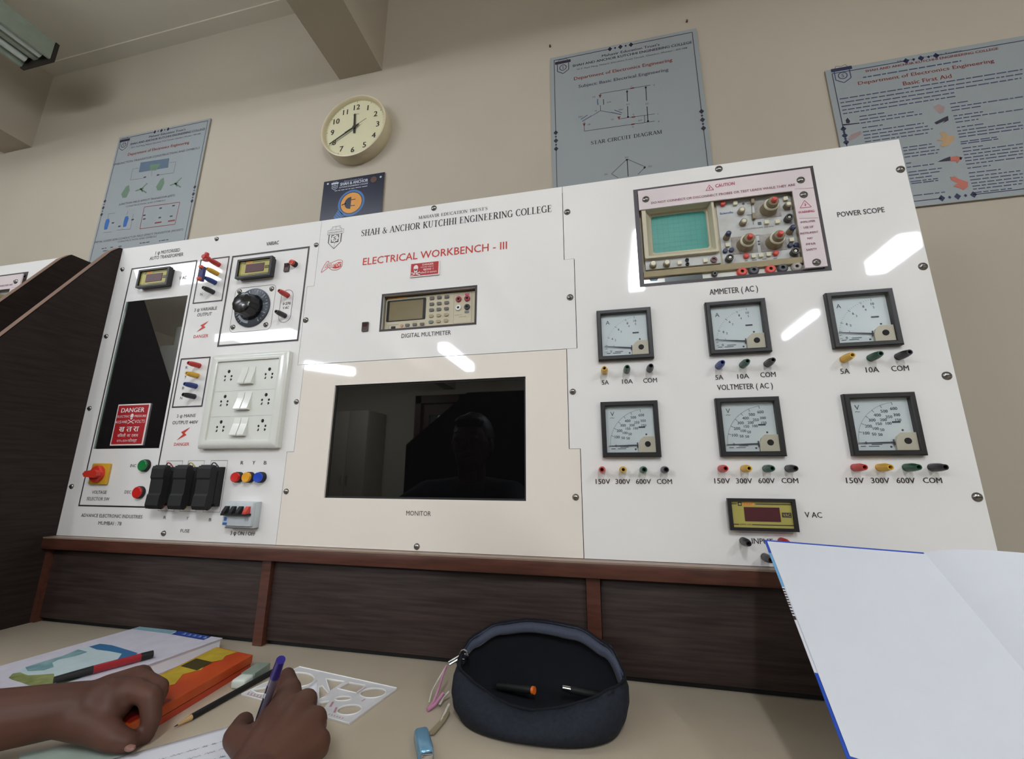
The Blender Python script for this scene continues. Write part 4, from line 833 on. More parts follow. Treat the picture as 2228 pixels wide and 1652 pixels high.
for i, (st, u0, u1) in enumerate((('IMPROPER', 1372, 1487), ('USE OF', 1395, 1473), ('INSTRUMENT', 1370, 1512), ('MAY', 1425, 1468), ('IMPAIR', 1415, 1490), ('SAFETY', 1418, 1500))): ctext(tx, st, (u0, 487+43.5*i), (u1, 481+43.5*i), .0038)
tx.line(so(Z5, 1325, 222, -.006), so(Z5, 1475, 212, -.006), .0004, y); tx.line(so(Z5, 1360, 453, -.006), so(Z5, 1510, 446, -.006), .0004, y)
tx.build('lettering', t, smooth=0, flatn=True)
tx = MB('pink'); ctext(tx, 'CAUTION', (707, 208), (857, 190), .0066, .02); ctext(tx, 'WARNING', (1355, 411), (1480, 404), .0045, .02)
for (u, v), s_ in (((660, 215), .0068), ((1408, 345), .0088)):
    cx, cz = so(Z5, u, v, -.006); tx.poly([(cx-s_, cz-s_*.62), (cx+s_, cz-s_*.62), (cx, cz+s_)], .0010, y, True); tx.line((cx, cz-s_*.35), (cx, cz+s_*.4), .0010, y); tx.line((cx-s_*.25, cz-s_*.1), (cx+s_*.25, cz+s_*.05), .0008, y)
tx.build('pink_lettering', t, smooth=0, flatn=True)
for p in ((162, 302), (1373, 152), (1396, 266), (1497, 794)):
    x, z = so(Z5, *p, -.006); m = MB('steel'); screw_mb(m, 0, 0, .0068); m.build('screw', t, (x, -.0062, z))
# the neighbouring bench shows the corner of the same panel
npn = thing('acrylic_panel', 'neighbouring bench white acrylic panel beyond the left side boards', 'instrument panel', (0, 0, 0)); npn.location.x = NB
MB('acrylic').sheet(right_loop, 0, .004, [rrect(SC0, SC1, SZ0, SZ1, 0)]).build('sheet', npn, smooth=0); right_print(npn, False)
m = MB('steel'); screw_mb(m, 0, 0, .0068); m.build('screw', npn, (*q(PX, 1564, 368)[:1], 0, q(PX, 1564, 368)[1]))
dup(scope, (.2855+NB, 0, SZ0), 'oscilloscope on the neighbouring bench, mostly behind the side boards')
dup(cover, (.2855+NB, 0, SZ0), 'warning cover on the neighbouring bench beyond the left side boards')

# ================================================================== wall: posters and clock
YP = WALL-.006; yp = YP-.0004
def wp(vw, u, v): return q(vw, u, v, YP)
def board(label, x0, x1, z0, z1, m='poster', name='poster'):
    t = thing(name, label, 'poster', ((x0+x1)/2, WALL, z0)); X = (x0+x1)/2
    MB('posteredge').box(x0-X, x1-X, -.006+.0008, -.0002, 0, z1-z0).build('board', t, smooth=0)
    MB(m).box(x0-X, x1-X, -.006, -.0053, 0, z1-z0).build('printed_sheet', t, smooth=0)
    return t, X, z0
def pbuild(mb, name, t, X, z0):
    for v in mb.bm.verts: v.co.x -= X; v.co.y -= WALL; v.co.z -= z0
    return mb.build(name, t, smooth=0, flatn=True)
def diamonds(mb, pts, dirx):
    for i, (x, z) in enumerate(pts):
        r = .0085 if i % 2 == 0 else .0042; mb.flat([(x-r*.8, z), (x, z-r), (x+r*.8, z), (x, z+r)], yp)
def border(mb, x0, x1, z0, z1, zl, zr, xt, xb=None, ins=.012):
    a, b, c, d = x0+ins, x1-ins, z0+ins, z1-ins
    for zz, x in ((zl, a), (zr, b)):
        lo, hi = min(zz), max(zz); mb.line((x, c), (x, lo), .0018, yp); mb.line((x, hi), (x, d), .0018, yp); diamonds(mb, [(x, lo+(hi-lo)*i/4) for i in range(5)], 0)
    for xx, z in ((xt, d), (xb, c)):
        if not xx: mb.line((a, z), (b, z), .0018, yp); continue
        lo, hi = min(xx), max(xx); mb.line((a, z), (lo, z), .0018, yp); mb.line((hi, z), (b, z), .0018, yp); diamonds(mb, [(lo+(hi-lo)*i/4, z) for i in range(5)], 1)
def ptext(mb, st, vw, a, b, hz, bold=0.0, serif=False):
    A, B, T = wp(vw, *a), wp(vw, *b), wp(vw, a[0], a[1]-hz); z = (A[1]+B[1])/2; h = T[1]-A[1]
    if serif: serif_text(mb, st, (A[0]+B[0])/2, z, h, yp, B[0]-A[0])
    else: mb.text(st, (A[0]+B[0])/2, z, h, yp, 'c', B[0]-A[0], bold)
def greek(mb, vw, a, b, hz, seed=0):
    """a line of small print too fine to read: word-long strokes"""
    r = random.Random(seed); A, B = wp(vw, *a), wp(vw, *b); z = (A[1]+B[1])/2; x = A[0]; h = abs(wp(vw, a[0], a[1]-hz)[1]-A[1])
    while x < B[0]-.003:
        w_ = min(r.uniform(.006, .022), B[0]-x); mb.flat([(x, z), (x+w_, z), (x+w_, z+h), (x, z+h)], yp); x += w_+.003
def crest(mb, mb2, vw, u, v, s):
    x, z = wp(vw, u, v); mb.flat(rrect(x-s, x+s, z+s*.55, z+s*.98, s*.08), yp)
    mb2.poly([(x-s*.72, z+s*.55), (x-s*.72, z-s*.55), (x, z-s*1.05), (x+s*.72, z-s*.55), (x+s*.72, z+s*.55)], s*.1, yp); mb2.poly(circ(x, z-.1*s, s*.42, 16), s*.1, yp, True); mb2.text('S', x, z-.32*s, s*.45, yp, 'c')
    mb2.poly([(x-s*.6, z+s*.98), (x-s*.45, z+s*1.25), (x, z+s*1.1), (x+s*.45, z+s*1.25), (x+s*.6, z+s*.98)], s*.06, yp)
# --- star circuit poster
x0, x1, zt = wp(ZS, 80, 310)[0], wp(ZS, 1582, 20)[0], (wp(ZS, 80, 300)[1]+wp(ZS, 1582, 22)[1])/2; zb = zt-.60
t, X, z0 = board('grey poster headed STAR CIRCUIT DIAGRAM above the oscilloscope end', x0, x1, zb, zt)
m = MB('posterline'); border(m, x0, x1, zb, zt, [wp(ZS, 118, 1085)[1], wp(ZS, 122, 1250)[1]], [wp(ZS, 1638, 862)[1], wp(ZS, 1658, 1035)[1]], [wp(ZS, 693, 210)[0], wp(ZS, 910, 170)[0]])
ptext(m, 'STAR CIRCUIT DIAGRAM', ZS, (497, 1198), (1232, 1096), 36, serif=True)
def wl(mb, *pts, wd=.0012): mb.poly([wp(ZS, *p) for p in pts], wd, yp)
wl(m, (595, 720), (595, 680), (1110, 592)); wl(m, (595, 800), (597, 855), (515, 905)); wl(m, (597, 855), (705, 875)); wl(m, (430, 970), (432, 1065), (1155, 962)); wl(m, (790, 940), (1155, 888))
wl(m, (870, 645), (873, 760), wd=.0022); wl(m, (875, 810), (880, 925), wd=.0022); wl(m, (1062, 605), (1070, 750), wd=.0022); wl(m, (1075, 812), (1085, 970), wd=.0022); wl(m, (1048, 905), (1050, 975)); wl(m, (628, 738), (630, 795), wd=.002)
wl(m, (395, 945), (465, 900), wd=.0016); wl(m, (740, 848), (818, 878), wd=.0016); wl(m, (710, 1505), (870, 1352), (1060, 1432), (980, 1512)); wl(m, (870, 1352), (882, 1530), wd=.0022); wl(m, (710, 1505), (780, 1545))
for p in ((870, 660), (880, 918), (1062, 618), (1085, 962), (868, 1360), (1050, 1440)): c = wp(ZS, *p); m.flat(circ(*c, .003, 8), yp)
pbuild(m, 'diagram', t, X, z0)
m = MB('greyprint'); wl(m, (570, 735), (565, 760), (572, 795), wd=.003); wl(m, (705, 872), (810, 895), wd=.003); wl(m, (410, 965), (510, 905), wd=.003); pbuild(m, 'coil_symbol', t, X, z0)
m = MB('posterbrown'); ptext(m, 'Department of Electronics Engineering', ZS, (325, 530), (1337, 361), 32, .02); pbuild(m, 'brown_lettering', t, X, z0)
for p in ((593, 706), (787, 930), (430, 1000)): m = MB('posterbrown'); c = wp(ZS, *p); m.flat([(c[0]-.0045, c[1]+.005), (c[0]+.0045, c[1]+.005), (c[0], c[1]-.007)], yp); pbuild(m, 'arrow_head', t, X, z0)
for a, b in (((905, 626), (942, 620)), ((918, 922), (955, 917)), ((912, 997), (948, 991))): m = MB('posterbrown'); wl(m, a, b, wd=.004); pbuild(m, 'current_mark', t, X, z0)
m = MB('posterink')
ptext(m, "Mahavir Education Trust's", ZS, (612, 298), (1205, 194), 25, .02); ptext(m, 'SHAH AND ANCHOR KUTCHHI ENGINEERING COLLEGE', ZS, (312, 397), (1538, 172), 24, .03); ptext(m, 'W.T. Patil Marg, Mahavir Education Trust Chowk, Chembur, Mumbai - 400 088', ZS, (352, 430), (1490, 226), 15)
ptext(m, 'Subject: Basic Electrical Engineering', ZS, (372, 609), (1297, 459), 30, .015)
for st, u, v in (('I1R', 530, 715), ('E1N', 685, 768), ('N', 550, 857), ('E3N', 392, 918), ('E2N', 805, 845), ('I2Y', 722, 945), ('I3B', 480, 997), ('E12', 882, 790), ('E31', 1077, 785), ('E23', 1005, 955), ('I1', 915, 607), ('I2', 938, 897), ('I3', 930, 1022), ('R', 1150, 592), ('Y', 1188, 890), ('B', 1197, 965), ('E12', 866, 1335), ('E31', 655, 1510), ('E23', 1108, 1428)): c = wp(ZS, u, v); m.text(st, c[0], c[1]-.002, .0045, yp, 'c')
m2 = MB('posterline'); crest(m2, m, ZS, 212, 405, .024); pbuild(m, 'lettering', t, X, z0); pbuild(m2, 'crest_band', t, X, z0)
# --- transistor poster
x0, x1, zt = (wp(ZL, 395, 250)[0]+wp(ZL, 70, 1550)[0])/2, (wp(ZL, 1395, 40)[0]+wp(ZL, 1130, 1360)[0])/2, (wp(ZL, 395, 245)[1]+wp(ZL, 1395, 38)[1])/2; zb = zt-.615
t, X, z0 = board('grey transistor poster with green and blue diagrams, beyond the variac', x0, x1, zb, zt)
m = MB('posterline'); border(m, x0, x1, zb, zt, [wp(ZL, 223, 945)[1], wp(ZL, 187, 1090)[1]], [wp(ZL, 1207, 790)[1], wp(ZL, 1175, 942)[1]], [wp(ZL, 790, 172)[0], wp(ZL, 935, 138)[0]], ins=.010)
pbuild(m, 'border', t, X, z0)
m = MB('posterink')
ptext(m, "Mahavir Education Trust's", ZL, (722, 248), (1118, 172), 22, .03); ptext(m, 'SHAH AND ANCHOR KUTCHHI ENGINEERING COLLEGE', ZL, (520, 325), (1330, 172), 22, .03); ptext(m, 'W.T. Patil Marg, Mahavir Education Trust Chowk, Chembur, Mumbai - 400 088', ZL, (530, 355), (1282, 222), 14)
ptext(m, 'UNIJUNCTION TRANSISTOR CONSTRUCTION AND SYMBOLS', ZL, (335, 545), (1272, 378), 20, .01); ptext(m, 'JUNCTION FIELD EFFECT TRANSISTOR (JFET)', ZL, (395, 982), (1000, 890), 18, .01); ptext(m, 'CONSTRUCTION AND SYMBOLS', ZL, (470, 1005), (898, 942), 16)
ptext(m, 'METAL OXIDE SEMI-CONDUCTOR FIELD EFFECT TRANSISTOR (MOSFET)', ZL, (135, 1392), (1092, 1268), 20); ptext(m, 'CONSTRUCTION AND SYMBOLS', ZL, (382, 1392), (805, 1335), 18)
def zl(mb, *pts, wd=.0010): mb.poly([wp(ZL, *p) for p in pts], wd, yp)
zl(m, (615, 580), (545, 592), (520, 710), (665, 690)); zl(m, (945, 522), (1015, 512), (990, 632), (820, 656)); zl(m, (755, 610), (748, 670)); zl(m, (275, 1130), (283, 1080), (355, 1070)); zl(m, (480, 1095), (492, 1050)); zl(m, (230, 1285), (320, 1275)); zl(m, (375, 1255), (518, 1245), (555, 1080))
for p in ((678, 680), (820, 656), (850, 1018), (330, 1178), (545, 1142), (400, 1215), (672, 1095), (672, 1135), (840, 1120), (965, 1105), (990, 990)): c = wp(ZL, *p); m.flat(rrect(c[0]-.006, c[0]+.006, c[1]-.003, c[1]+.003, .001), yp)
for a, b in (((620, 1405), (730, 1390)), ((830, 1380), (945, 1362)), ((205, 1465), (260, 1455)), ((300, 1450), (330, 1446)), ((390, 1440), (425, 1434)), ((340, 1478), (370, 1472)), ((220, 1490), (275, 1482))): greek(m, ZL, a, b, 9, int(a[0]))
m2 = MB('posterline'); crest(m2, m, ZL, 448, 325, .026); pbuild(m2, 'crest_band', t, X, z0); pbuild(m, 'lettering', t, X, z0)
m = MB('posterbrown'); ptext(m, 'Department of Electronics Engineering', ZL, (492, 442), (1158, 320), 28, .03); pbuild(m, 'brown_lettering', t, X, z0); m = MB('posterbrown'); f4 = [wp(ZL, *p) for p in ((672, 1005), (1058, 952), (1005, 1192), (622, 1243))]; m.poly(f4, .0022, yp, True)
for a, b in (((785, 1180), (860, 1168)), ((930, 1160), (1005, 1148))): zl(m, a, b, wd=.006)
pbuild(m, 'symbol_box', t, X, z0)
m = MB('greyprint'); m.flat([wp(ZL, *p) for p in ((632, 520), (945, 472), (930, 575), (612, 628))], yp); pbuild(m, 'semiconductor_block', t, X, z0)
for u, v, dx in ((465, 835, 30), (845, 755, 35)): m = MB('leafprint'); m.flat([wp(ZL, *p) for p in ((u-45, v+30), (u+5, v-50), (u+40, v-70), (u+45, v-10), (u+10, v+65), (u-30, v+70))], yp-.0001); pbuild(m, 'green_symbol', t, X, z0)
for u, v in ((645, 800), (1020, 740)):
    m = MB('leafprint')
    for a, b in (((-70, 30), (20, 0)), ((-10, 10), (60, -55)), ((-10, 10), (50, 50)), ((-20, 0), (10, 40))): zl(m, (u+a[0], v+a[1]), (u+b[0], v+b[1]), wd=.005)
    pbuild(m, 'green_symbol', t, X, z0)
m = MB('leafprint'); m.flat([wp(ZL, *p) for p in ((735, 545), (850, 530), (800, 605), (735, 608))], yp-.0002); pbuild(m, 'green_core', t, X, z0)
for u, v, k in ((263, 1190, 1), (470, 1160, 1)): m = MB('blueprint'); m.flat([wp(ZL, *p) for p in ((u-30, v+60), (u-22, v), (u-5, v-50), (u+25, v-58), (u+30, v-30), (u+15, v+20), (u+5, v+55), (u-15, v+62))], yp-.0001); pbuild(m, 'blue_diagram', t, X, z0)
# --- first aid poster, far right
x0 = (wp(ZR, 25, 385)[0]+wp(ZR, 152, 1060)[0])/2; zt = (wp(ZR, 25, 378)[1]+wp(ZR, 1700, 100)[1])/2; zb = (wp(ZR, 835, 1612)[1]+wp(ZR, 1800, 1500)[1])/2; x1 = x0+.62
t, X, z0 = board('wide grey first aid poster with small pictures, behind the panel corner', x0, x1, zb, zt)
m = MB(mat('poster_navy_line', (38, 44, 78), .5)); border(m, x0, x1, zb, zt, [wp(ZR, 165, 915)[1], wp(ZR, 187, 1035)[1]], [zb+.19, zb+.25], [wp(ZR, 740, 265)[0], wp(ZR, 1010, 222)[0]], [wp(ZR, 1075, 1558)[0], wp(ZR, 1362, 1528)[0]], ins=.014)
PB_ = mat('poster_blue_text', (74, 84, 112), .5); m3 = MB(PB_); crest(m, m3, ZR, 178, 425, .024); pbuild(m, 'border', t, X, z0); pbuild(m3, 'crest', t, X, z0); m3 = MB(PB_)
k = 0
for v0, u1, v1 in ((636, 1800, 395), (672, 1800, 432), (706, 1790, 470), (740, 1185, 600), (772, 1195, 632)): greek(m3, ZR, (150+k*8, v0), (u1, v1), 9, k); k += 1
pv = 9e9
for a, b in (((330, 805), (555, 772)), ((330, 828), (825, 770)), ((340, 860), (895, 785)), ((355, 905), (540, 882)), ((360, 940), (910, 868)), ((368, 975), (945, 890)), ((375, 1005), (990, 912)), ((380, 1035), (945, 950)), ((720, 1085), (980, 1052)), ((725, 1110), (1010, 1078)), ((730, 1140), (1050, 1105)), ((735, 1170), (1035, 1132)),
    ((750, 1225), (795, 1222)), ((755, 1258), (1010, 1235)), ((765, 1292), (1075, 1282)), ((770, 1320), (1065, 1312)), ((778, 1350), (985, 1352)), ((785, 1378), (1040, 1375)), ((795, 1402), (1040, 1385)), ((815, 1515), (1100, 1485)),
    ((1145, 692), (1330, 662)), ((1150, 722), (1800, 628)), ((1160, 752), (1420, 712)), ((1175, 800), (1440, 762)), ((1185, 828), (1800, 738)), ((1195, 858), (1400, 828)), ((1205, 902), (1460, 870)), ((1210, 935), (1800, 855)), ((1218, 962), (1800, 885)), ((1225, 990), (1800, 912)), ((1235, 1018), (1570, 1005)), ((1240, 1045), (1580, 1012)),
    ((1255, 1090), (1440, 1068)), ((1260, 1118), (1800, 1052)), ((1268, 1148), (1800, 1082)), ((1275, 1178), (1800, 1110)), ((1282, 1205), (1800, 1138)), ((1290, 1235), (1800, 1170)), ((1300, 1268), (1510, 1245)), ((1312, 1312), (1600, 1280)), ((1318, 1345), (1800, 1290)), ((1325, 1375), (1800, 1320)), ((1335, 1405), (1800, 1350)), ((1345, 1432), (1800, 1378)), ((1352, 1460), (1800, 1405)), ((1362, 1490), (1700, 1450))):
    if a[1] < pv or a[1]-pv > 42: pbuild(m3, 'small_print', t, X, z0); m3 = MB(PB_)
    pv = a[1]; greek(m3, ZR, a, b, 9, k); k += 1
pbuild(m3, 'small_print', t, X, z0); m3 = MB(PB_); greek(m3, ZR, (360, 440), (1250, 320), 10, 91); pbuild(m3, 'small_print', t, X, z0)
MB_ = MB('posterink'); ptext(MB_, "Mahavir Education Trust's", ZR, (670, 306), (1250, 220), 13); pbuild(MB_, 'small_lettering', t, X, z0)
m = MB('posterbrown'); ptext(m, 'SHAH AND ANCHOR KUTCHHI ENGINEERING COLLEGE', ZR, (385, 400), (1580, 200), 20, .03); ptext(m, 'Department of Electronics Engineering', ZR, (318, 508), (1545, 322), 30, .02); ptext(m, 'Basic First Aid', ZR, (725, 520), (1160, 455), 36, .02); pbuild(m, 'lettering', t, X, z0)
def blob(mb, pts): mb.flat([wp(ZR, *p) for p in pts], yp-.0001)
m = MB('tan'); blob(m, ((1015, 1018), (1080, 985), (1050, 950), (1075, 935), (1110, 950), (1125, 975), (1180, 975), (1180, 1010), (1130, 1060), (1080, 1075), (1050, 1060), (1080, 1040), (1075, 1020))); pbuild(m, 'folded_hands_picture', t, X, z0)
m = MB('skinprint'); blob(m, ((1140, 1345), (1185, 1338), (1218, 1360), (1260, 1375), (1305, 1390), (1302, 1435), (1262, 1462), (1222, 1440), (1170, 1430), (1210, 1400), (1160, 1375))); blob(m, ((1150, 1165), (1200, 1155), (1235, 1165), (1240, 1185), (1205, 1222), (1195, 1200), (1145, 1205))); pbuild(m, 'red_figure_picture', t, X, z0)
m = MB(mat('rose_faded_print', (160, 138, 136), .5)); blob(m, ((990, 715), (1040, 690), (1095, 712), (1085, 760), (1050, 775), (1020, 745))); blob(m, ((225, 1005), (250, 965), (340, 930), (350, 955), (290, 1000), (240, 1018))); pbuild(m, 'faded_picture', t, X, z0)
m = MB('posterline'); blob(m, ((180, 870), (245, 865), (330, 856), (330, 864), (245, 875), (185, 882))); blob(m, ((205, 835), (222, 812), (245, 840), (240, 862), (212, 862))); blob(m, ((1002, 855), (1085, 812), (1125, 795), (1130, 835), (1075, 862), (1100, 838), (1020, 872))); blob(m, ((1030, 1208), (1085, 1182), (1145, 1160), (1148, 1198), (1080, 1205))); blob(m, ((1230, 1162), (1255, 1168), (1245, 1190), (1228, 1186))); pbuild(m, 'dark_figure_picture', t, X, z0)
# --- small navy poster
x0, x1 = (wp(ZB, 245, 1088)[0]+wp(ZB, 183, 1553)[0])/2, (wp(ZB, 945, 993)[0]+wp(ZB, 905, 1440)[0])/2; zt = (wp(ZB, 245, 1088)[1]+wp(ZB, 945, 993)[1])/2; zb = zt-.205
t, X, z0 = board('small navy poster with an orange bulb and plug under the clock', x0, x1, zb, zt, 'navy')
m = MB('pale'); ptext(m, 'SHAH & ANCHOR', ZB, (428, 1140), (748, 1098), 34, .03); ptext(m, 'KUTCHHI ENGINEERING COLLEGE', ZB, (418, 1168), (748, 1126), 16, .02); ptext(m, "Mahavir Education Trust's", ZB, (475, 1093), (692, 1066), 10); greek(m, ZB, (365, 1205), (745, 1150), 6, 4)
for p in ((285, 1122), (897, 1040)): m.flat(circ(*wp(ZB, *p), .0035, 14), yp)
m2 = MB('pale'); crest(m, m2, ZB, 365, 1148, .0135); pbuild(m, 'lettering', t, X, z0); pbuild(m2, 'crest', t, X, z0)
c = wp(ZB, 555, 1340); R = .0375
m = MB('navyblue'); m.flat(circ(*c, R*1.27, 40), yp, [circ(*c, R*1.07, 40)]); b2 = wp(ZB, 418, 1480); d = Vector((c[0]-b2[0], c[1]-b2[1])).normalized(); nrm = Vector((-d.y, d.x)); P2 = Vector(c)-d*R*1.2
for i in range(4): w_ = .017-.002*i; a = P2-d*.0075*i; m.flat([tuple(a+nrm*w_), tuple(a-nrm*w_), tuple(a-nrm*w_-d*.006), tuple(a+nrm*w_-d*.006)], yp)
pbuild(m, 'bulb_outline', t, X, z0)
m = MB('amber'); m.flat(circ(*c, R, 40), yp); e = wp(ZB, 815, 1070); pbuild(m, 'bulb_disc', t, X, z0)
m = MB(mat('brown_emblem', (92, 62, 48), .5)); m.flat([(e[0]+.0105*(1+.18*(i % 2))*math.cos(math.pi*2*i/20), e[1]+.0105*(1+.18*(i % 2))*math.sin(math.pi*2*i/20)) for i in range(20)], yp); pbuild(m, 'brown_emblem', t, X, z0)
m = MB('navy'); xs = c[0]-.001; m.flat([(xs, c[1]+.0225)]+[(xs-.0225*math.cos(math.radians(a)), c[1]+.0225*math.sin(math.radians(a))) for a in range(60, -61, -10)]+[(xs, c[1]-.0225)], yp-.0003)
m.line((xs-.033, c[1]-.004), (xs-.018, c[1]), .004, yp-.0003); m.line((xs, c[1]+.011), (xs+.016, c[1]+.011), .0026, yp-.0003); m.line((xs, c[1]-.011), (xs+.016, c[1]-.011), .0026, yp-.0003); pbuild(m, 'plug_symbol', t, X, z0)
# --- wall clock
YC = WALL-.042; cl, crr = q(ZB, 206, 490, YC), q(ZB, 952, 420, YC); ct, cb = q(ZB, 640, 85, YC), q(ZB, 520, 805, YC)
cx, cz = (cl[0]+crr[0])/2, (ct[1]+cb[1])/2; RC = (crr[0]-cl[0]+ct[1]-cb[1])/4
t = thing('wall_clock', 'round ivory wall clock with black numerals reading twenty to twelve', 'clock', (cx, WALL, cz))
MB('clockrim').lathe([(RC*.99, .0003), (RC*1.0, .012), (RC*1.0, .036), (RC*.985, .042), (RC*.95, .043), (RC*.925, .040), (RC*.90, .030)], (0, 0, 0), (0, -1, 0), 72, cap1=False).build('rim', t, smooth=40)
MB('clockface').lathe([(RC*.905, .0299), (.0005, .0300)], (0, 0, 0), (0, -1, 0), 72).build('face', t, smooth=0)
m = MB(mat('clock_black', (34, 28, 26), .5)); yf = -.0304
for i in range(60):
    a = math.radians(6*i); r0 = .855 if i % 5 == 0 else .87
    m.line((RC*r0*math.sin(a), RC*r0*math.cos(a)), (RC*.885*math.sin(a), RC*.885*math.cos(a)), .0018 if i % 5 == 0 else .0008, yf)
for i in range(1, 13):
    a = math.radians(30*i); m.text(str(i), RC*.70*math.sin(a), RC*.70*math.cos(a)-.0105, .0205, yf, 'c', bold=.022)
m.text('quartz', 0, RC*.44, .006, yf, 'c'); m.build('numerals', t, smooth=0, flatn=True)
def hand(name, ang, r0, r1, w0, w1, y, mm):
    a = math.radians(ang); d = Vector((math.sin(a), math.cos(a))); n_ = Vector((d.y, -d.x)); L = [d*-r0+n_*w0, d*r1+n_*w1, d*r1-n_*w1, d*-r0-n_*w0]
    MB(mm).prism([tuple(p) for p in L], lambda p, r, dd_: (p, dd_, r), y-.0008, y).build(name, t, smooth=0)
KB = mat('clock_black', (34, 28, 26), .5)
hand('hour_hand', 356, RC*.18, RC*.46, .0042, .0030, -.0325, KB); hand('minute_hand', 240, RC*.16, RC*.84, .0032, .0018, -.0345, KB); hand('second_hand', 62, RC*.30, RC*.42, .0010, .0005, -.0362, 'dgrey')
MB(KB).lathe([(.005, .0305), (.005, .037), (.003, .0378)], (0, 0, 0), (0, -1, 0), 20).build('hub', t)
MB(clear('clock_crystal', ior=1.35)).lathe([(RC*.925, .0401), (RC*.6, .0425), (.0005, .0435)], (0, 0, 0), (0, -1, 0), 64, cap0=False).build('crystal', t)
# nails left in the wall
for i, (p, nm) in enumerate((((1197, 102), 'above the top left corner of the star circuit poster'), ((1494, 48), 'above the top right corner of the star circuit poster'))):
    x, z = q(PX, *p, WALL); tag(MB(mat('rusty_nail', (112, 76, 58), .6)).cyl((x, WALL-.006, z), (x, WALL-.0002, z), .0028, n=10).build('nail'), f'small rusty nail in the wall {nm}', 'nail', 'nails in the wall')
# ================================================================== things lying on the worktop
def P3(px, py, h): p = on(px, py, 2, DESK+h); return Vector(p)
def slab(mb, loop, z0, z1, holes=()):
    """outline in x-y between two heights"""
    for z in (z0, z1): mb.flat(loop, 0, holes, mp=lambda a, b, z=z: (a, b, z))
    for l in (loop, *holes):
        A = [mb.bm.verts.new((x, y, z0)) for x, y in l]; B = [mb.bm.verts.new((x, y, z1)) for x, y in l]
        for i in range(len(l)): mb.face([A[i], A[(i+1) % len(l)], B[(i+1) % len(l)], B[i]])
    return mb
def xy(v): return (v[0], v[1])
def quad(o, ex, ey): return lambda a, b: (o[0]+ex[0]*a+ey[0]*b, o[1]+ex[1]*a+ey[1]*b)
C1 = view(0, 1350, .18277); C2 = view(280, 1350, .1513); C3 = view(470, 1410, .18402); C4 = view(880, 1400, .15253)
def hz_(vw, u, v, h): return xy(P3(*vw(u, v), h))
# --- textbook
hb = .020; a = Vector(hz_(C2, 160, 92, hb)); b = Vector(hz_(C2, 1350, 255, hb)); c = Vector(hz_(C1, 0, 545, hb))
ex = (b-a); ey = Vector((-ex.y, ex.x))*-1; ey = (c-a).normalized()*.29
bk = thing('textbook', 'large white textbook with a landscape picture cover beneath the red and black pen', 'book', (0, 0, 0))
F = quad(a, ex, ey)
slab(MB('paper'), [F(.006, .004), F(.985, .004), F(.985, .996), F(.006, .996)], DESK+.0012, DESK+hb-.0012).build('page_block', bk, smooth=0)
cov = MB(mat('white_cover', (212, 208, 220), .3))
slab(cov, [F(0, 0), F(1, 0), F(1, 1), F(0, 1)], DESK+hb-.0012, DESK+hb); slab(cov, [F(0, 0), F(1, 0), F(1, 1), F(0, 1)], DESK+.0002, DESK+.0012); cov.build('cover', bk, smooth=0)
def onbook(mb, vw, pts, k=0): mb.flat([hz_(vw, *p, hb) for p in pts], 0, mp=lambda x, y: (x, y, DESK+hb+.0003+.0002*k)); return mb
pic = [(100, 690), (150, 640), (300, 565), (480, 505), (740, 430), (930, 350), (1060, 318), (1190, 283), (1330, 300), (1480, 345), (1640, 395), (1560, 440), (1400, 500), (1240, 575), (1060, 645), (930, 700), (800, 740), (650, 770), (520, 785), (340, 778), (230, 738), (150, 715)]
onbook(MB(mat('cover_cloud', (196, 214, 218), .3)), C1, pic).build('cover_picture', bk, smooth=0, flatn=True)
onbook(MB(mat('cover_blue', (58, 112, 158), .3)), C1, [(1060, 318), (1190, 283), (1330, 300), (1480, 345), (1640, 395), (1560, 440), (1400, 470), (1450, 400), (1300, 372), (1150, 352)], 1).build('blue_patch', bk, smooth=0, flatn=True)
onbook(MB(mat('cover_teal', (90, 138, 146), .3, rgb2=(150, 184, 186), scale=60)), C1, [(300, 565), (480, 505), (740, 430), (930, 350), (1040, 380), (900, 430), (700, 470), (620, 510), (640, 560), (520, 600), (330, 610)], 1).build('teal_patch', bk, smooth=0, flatn=True)
onbook(MB(mat('cover_moss', (112, 122, 72), .35, rgb2=(160, 166, 104), scale=70)), C1, [(100, 690), (150, 640), (240, 625), (330, 660), (500, 650), (640, 640), (650, 700), (640, 768), (520, 785), (340, 778), (230, 738), (150, 715)], 1).build('moss_patch', bk, smooth=0, flatn=True)
onbook(MB(mat('cover_green', (52, 84, 44), .35)), C1, [(700, 720), (850, 690), (1060, 620), (1060, 645), (930, 700), (800, 740), (650, 770)], 2).build('green_patch', bk, smooth=0, flatn=True)
onbook(MB(mat('cover_strip', (132, 172, 184), .3)), C2, [(170, 96), (700, 152), (598, 196), (45, 128)]).build('teal_strip', bk, smooth=0, flatn=True)
onbook(MB(mat('cover_label', (44, 70, 150), .3)), C2, [(720, 154), (1190, 236), (1075, 286), (612, 204)]).build('blue_label', bk, smooth=0, flatn=True)
m = MB(mat('label_mark', (140, 170, 214), .4))
for i in range(5): u = 760+74*i; onbook(m, C2, [(u, 205+13*i), (u+45, 213+13*i), (u+72, 192+13*i), (u+40, 182+13*i), (u+50, 196+13*i)], 1)
m.build('label_lettering', bk, smooth=0, flatn=True)
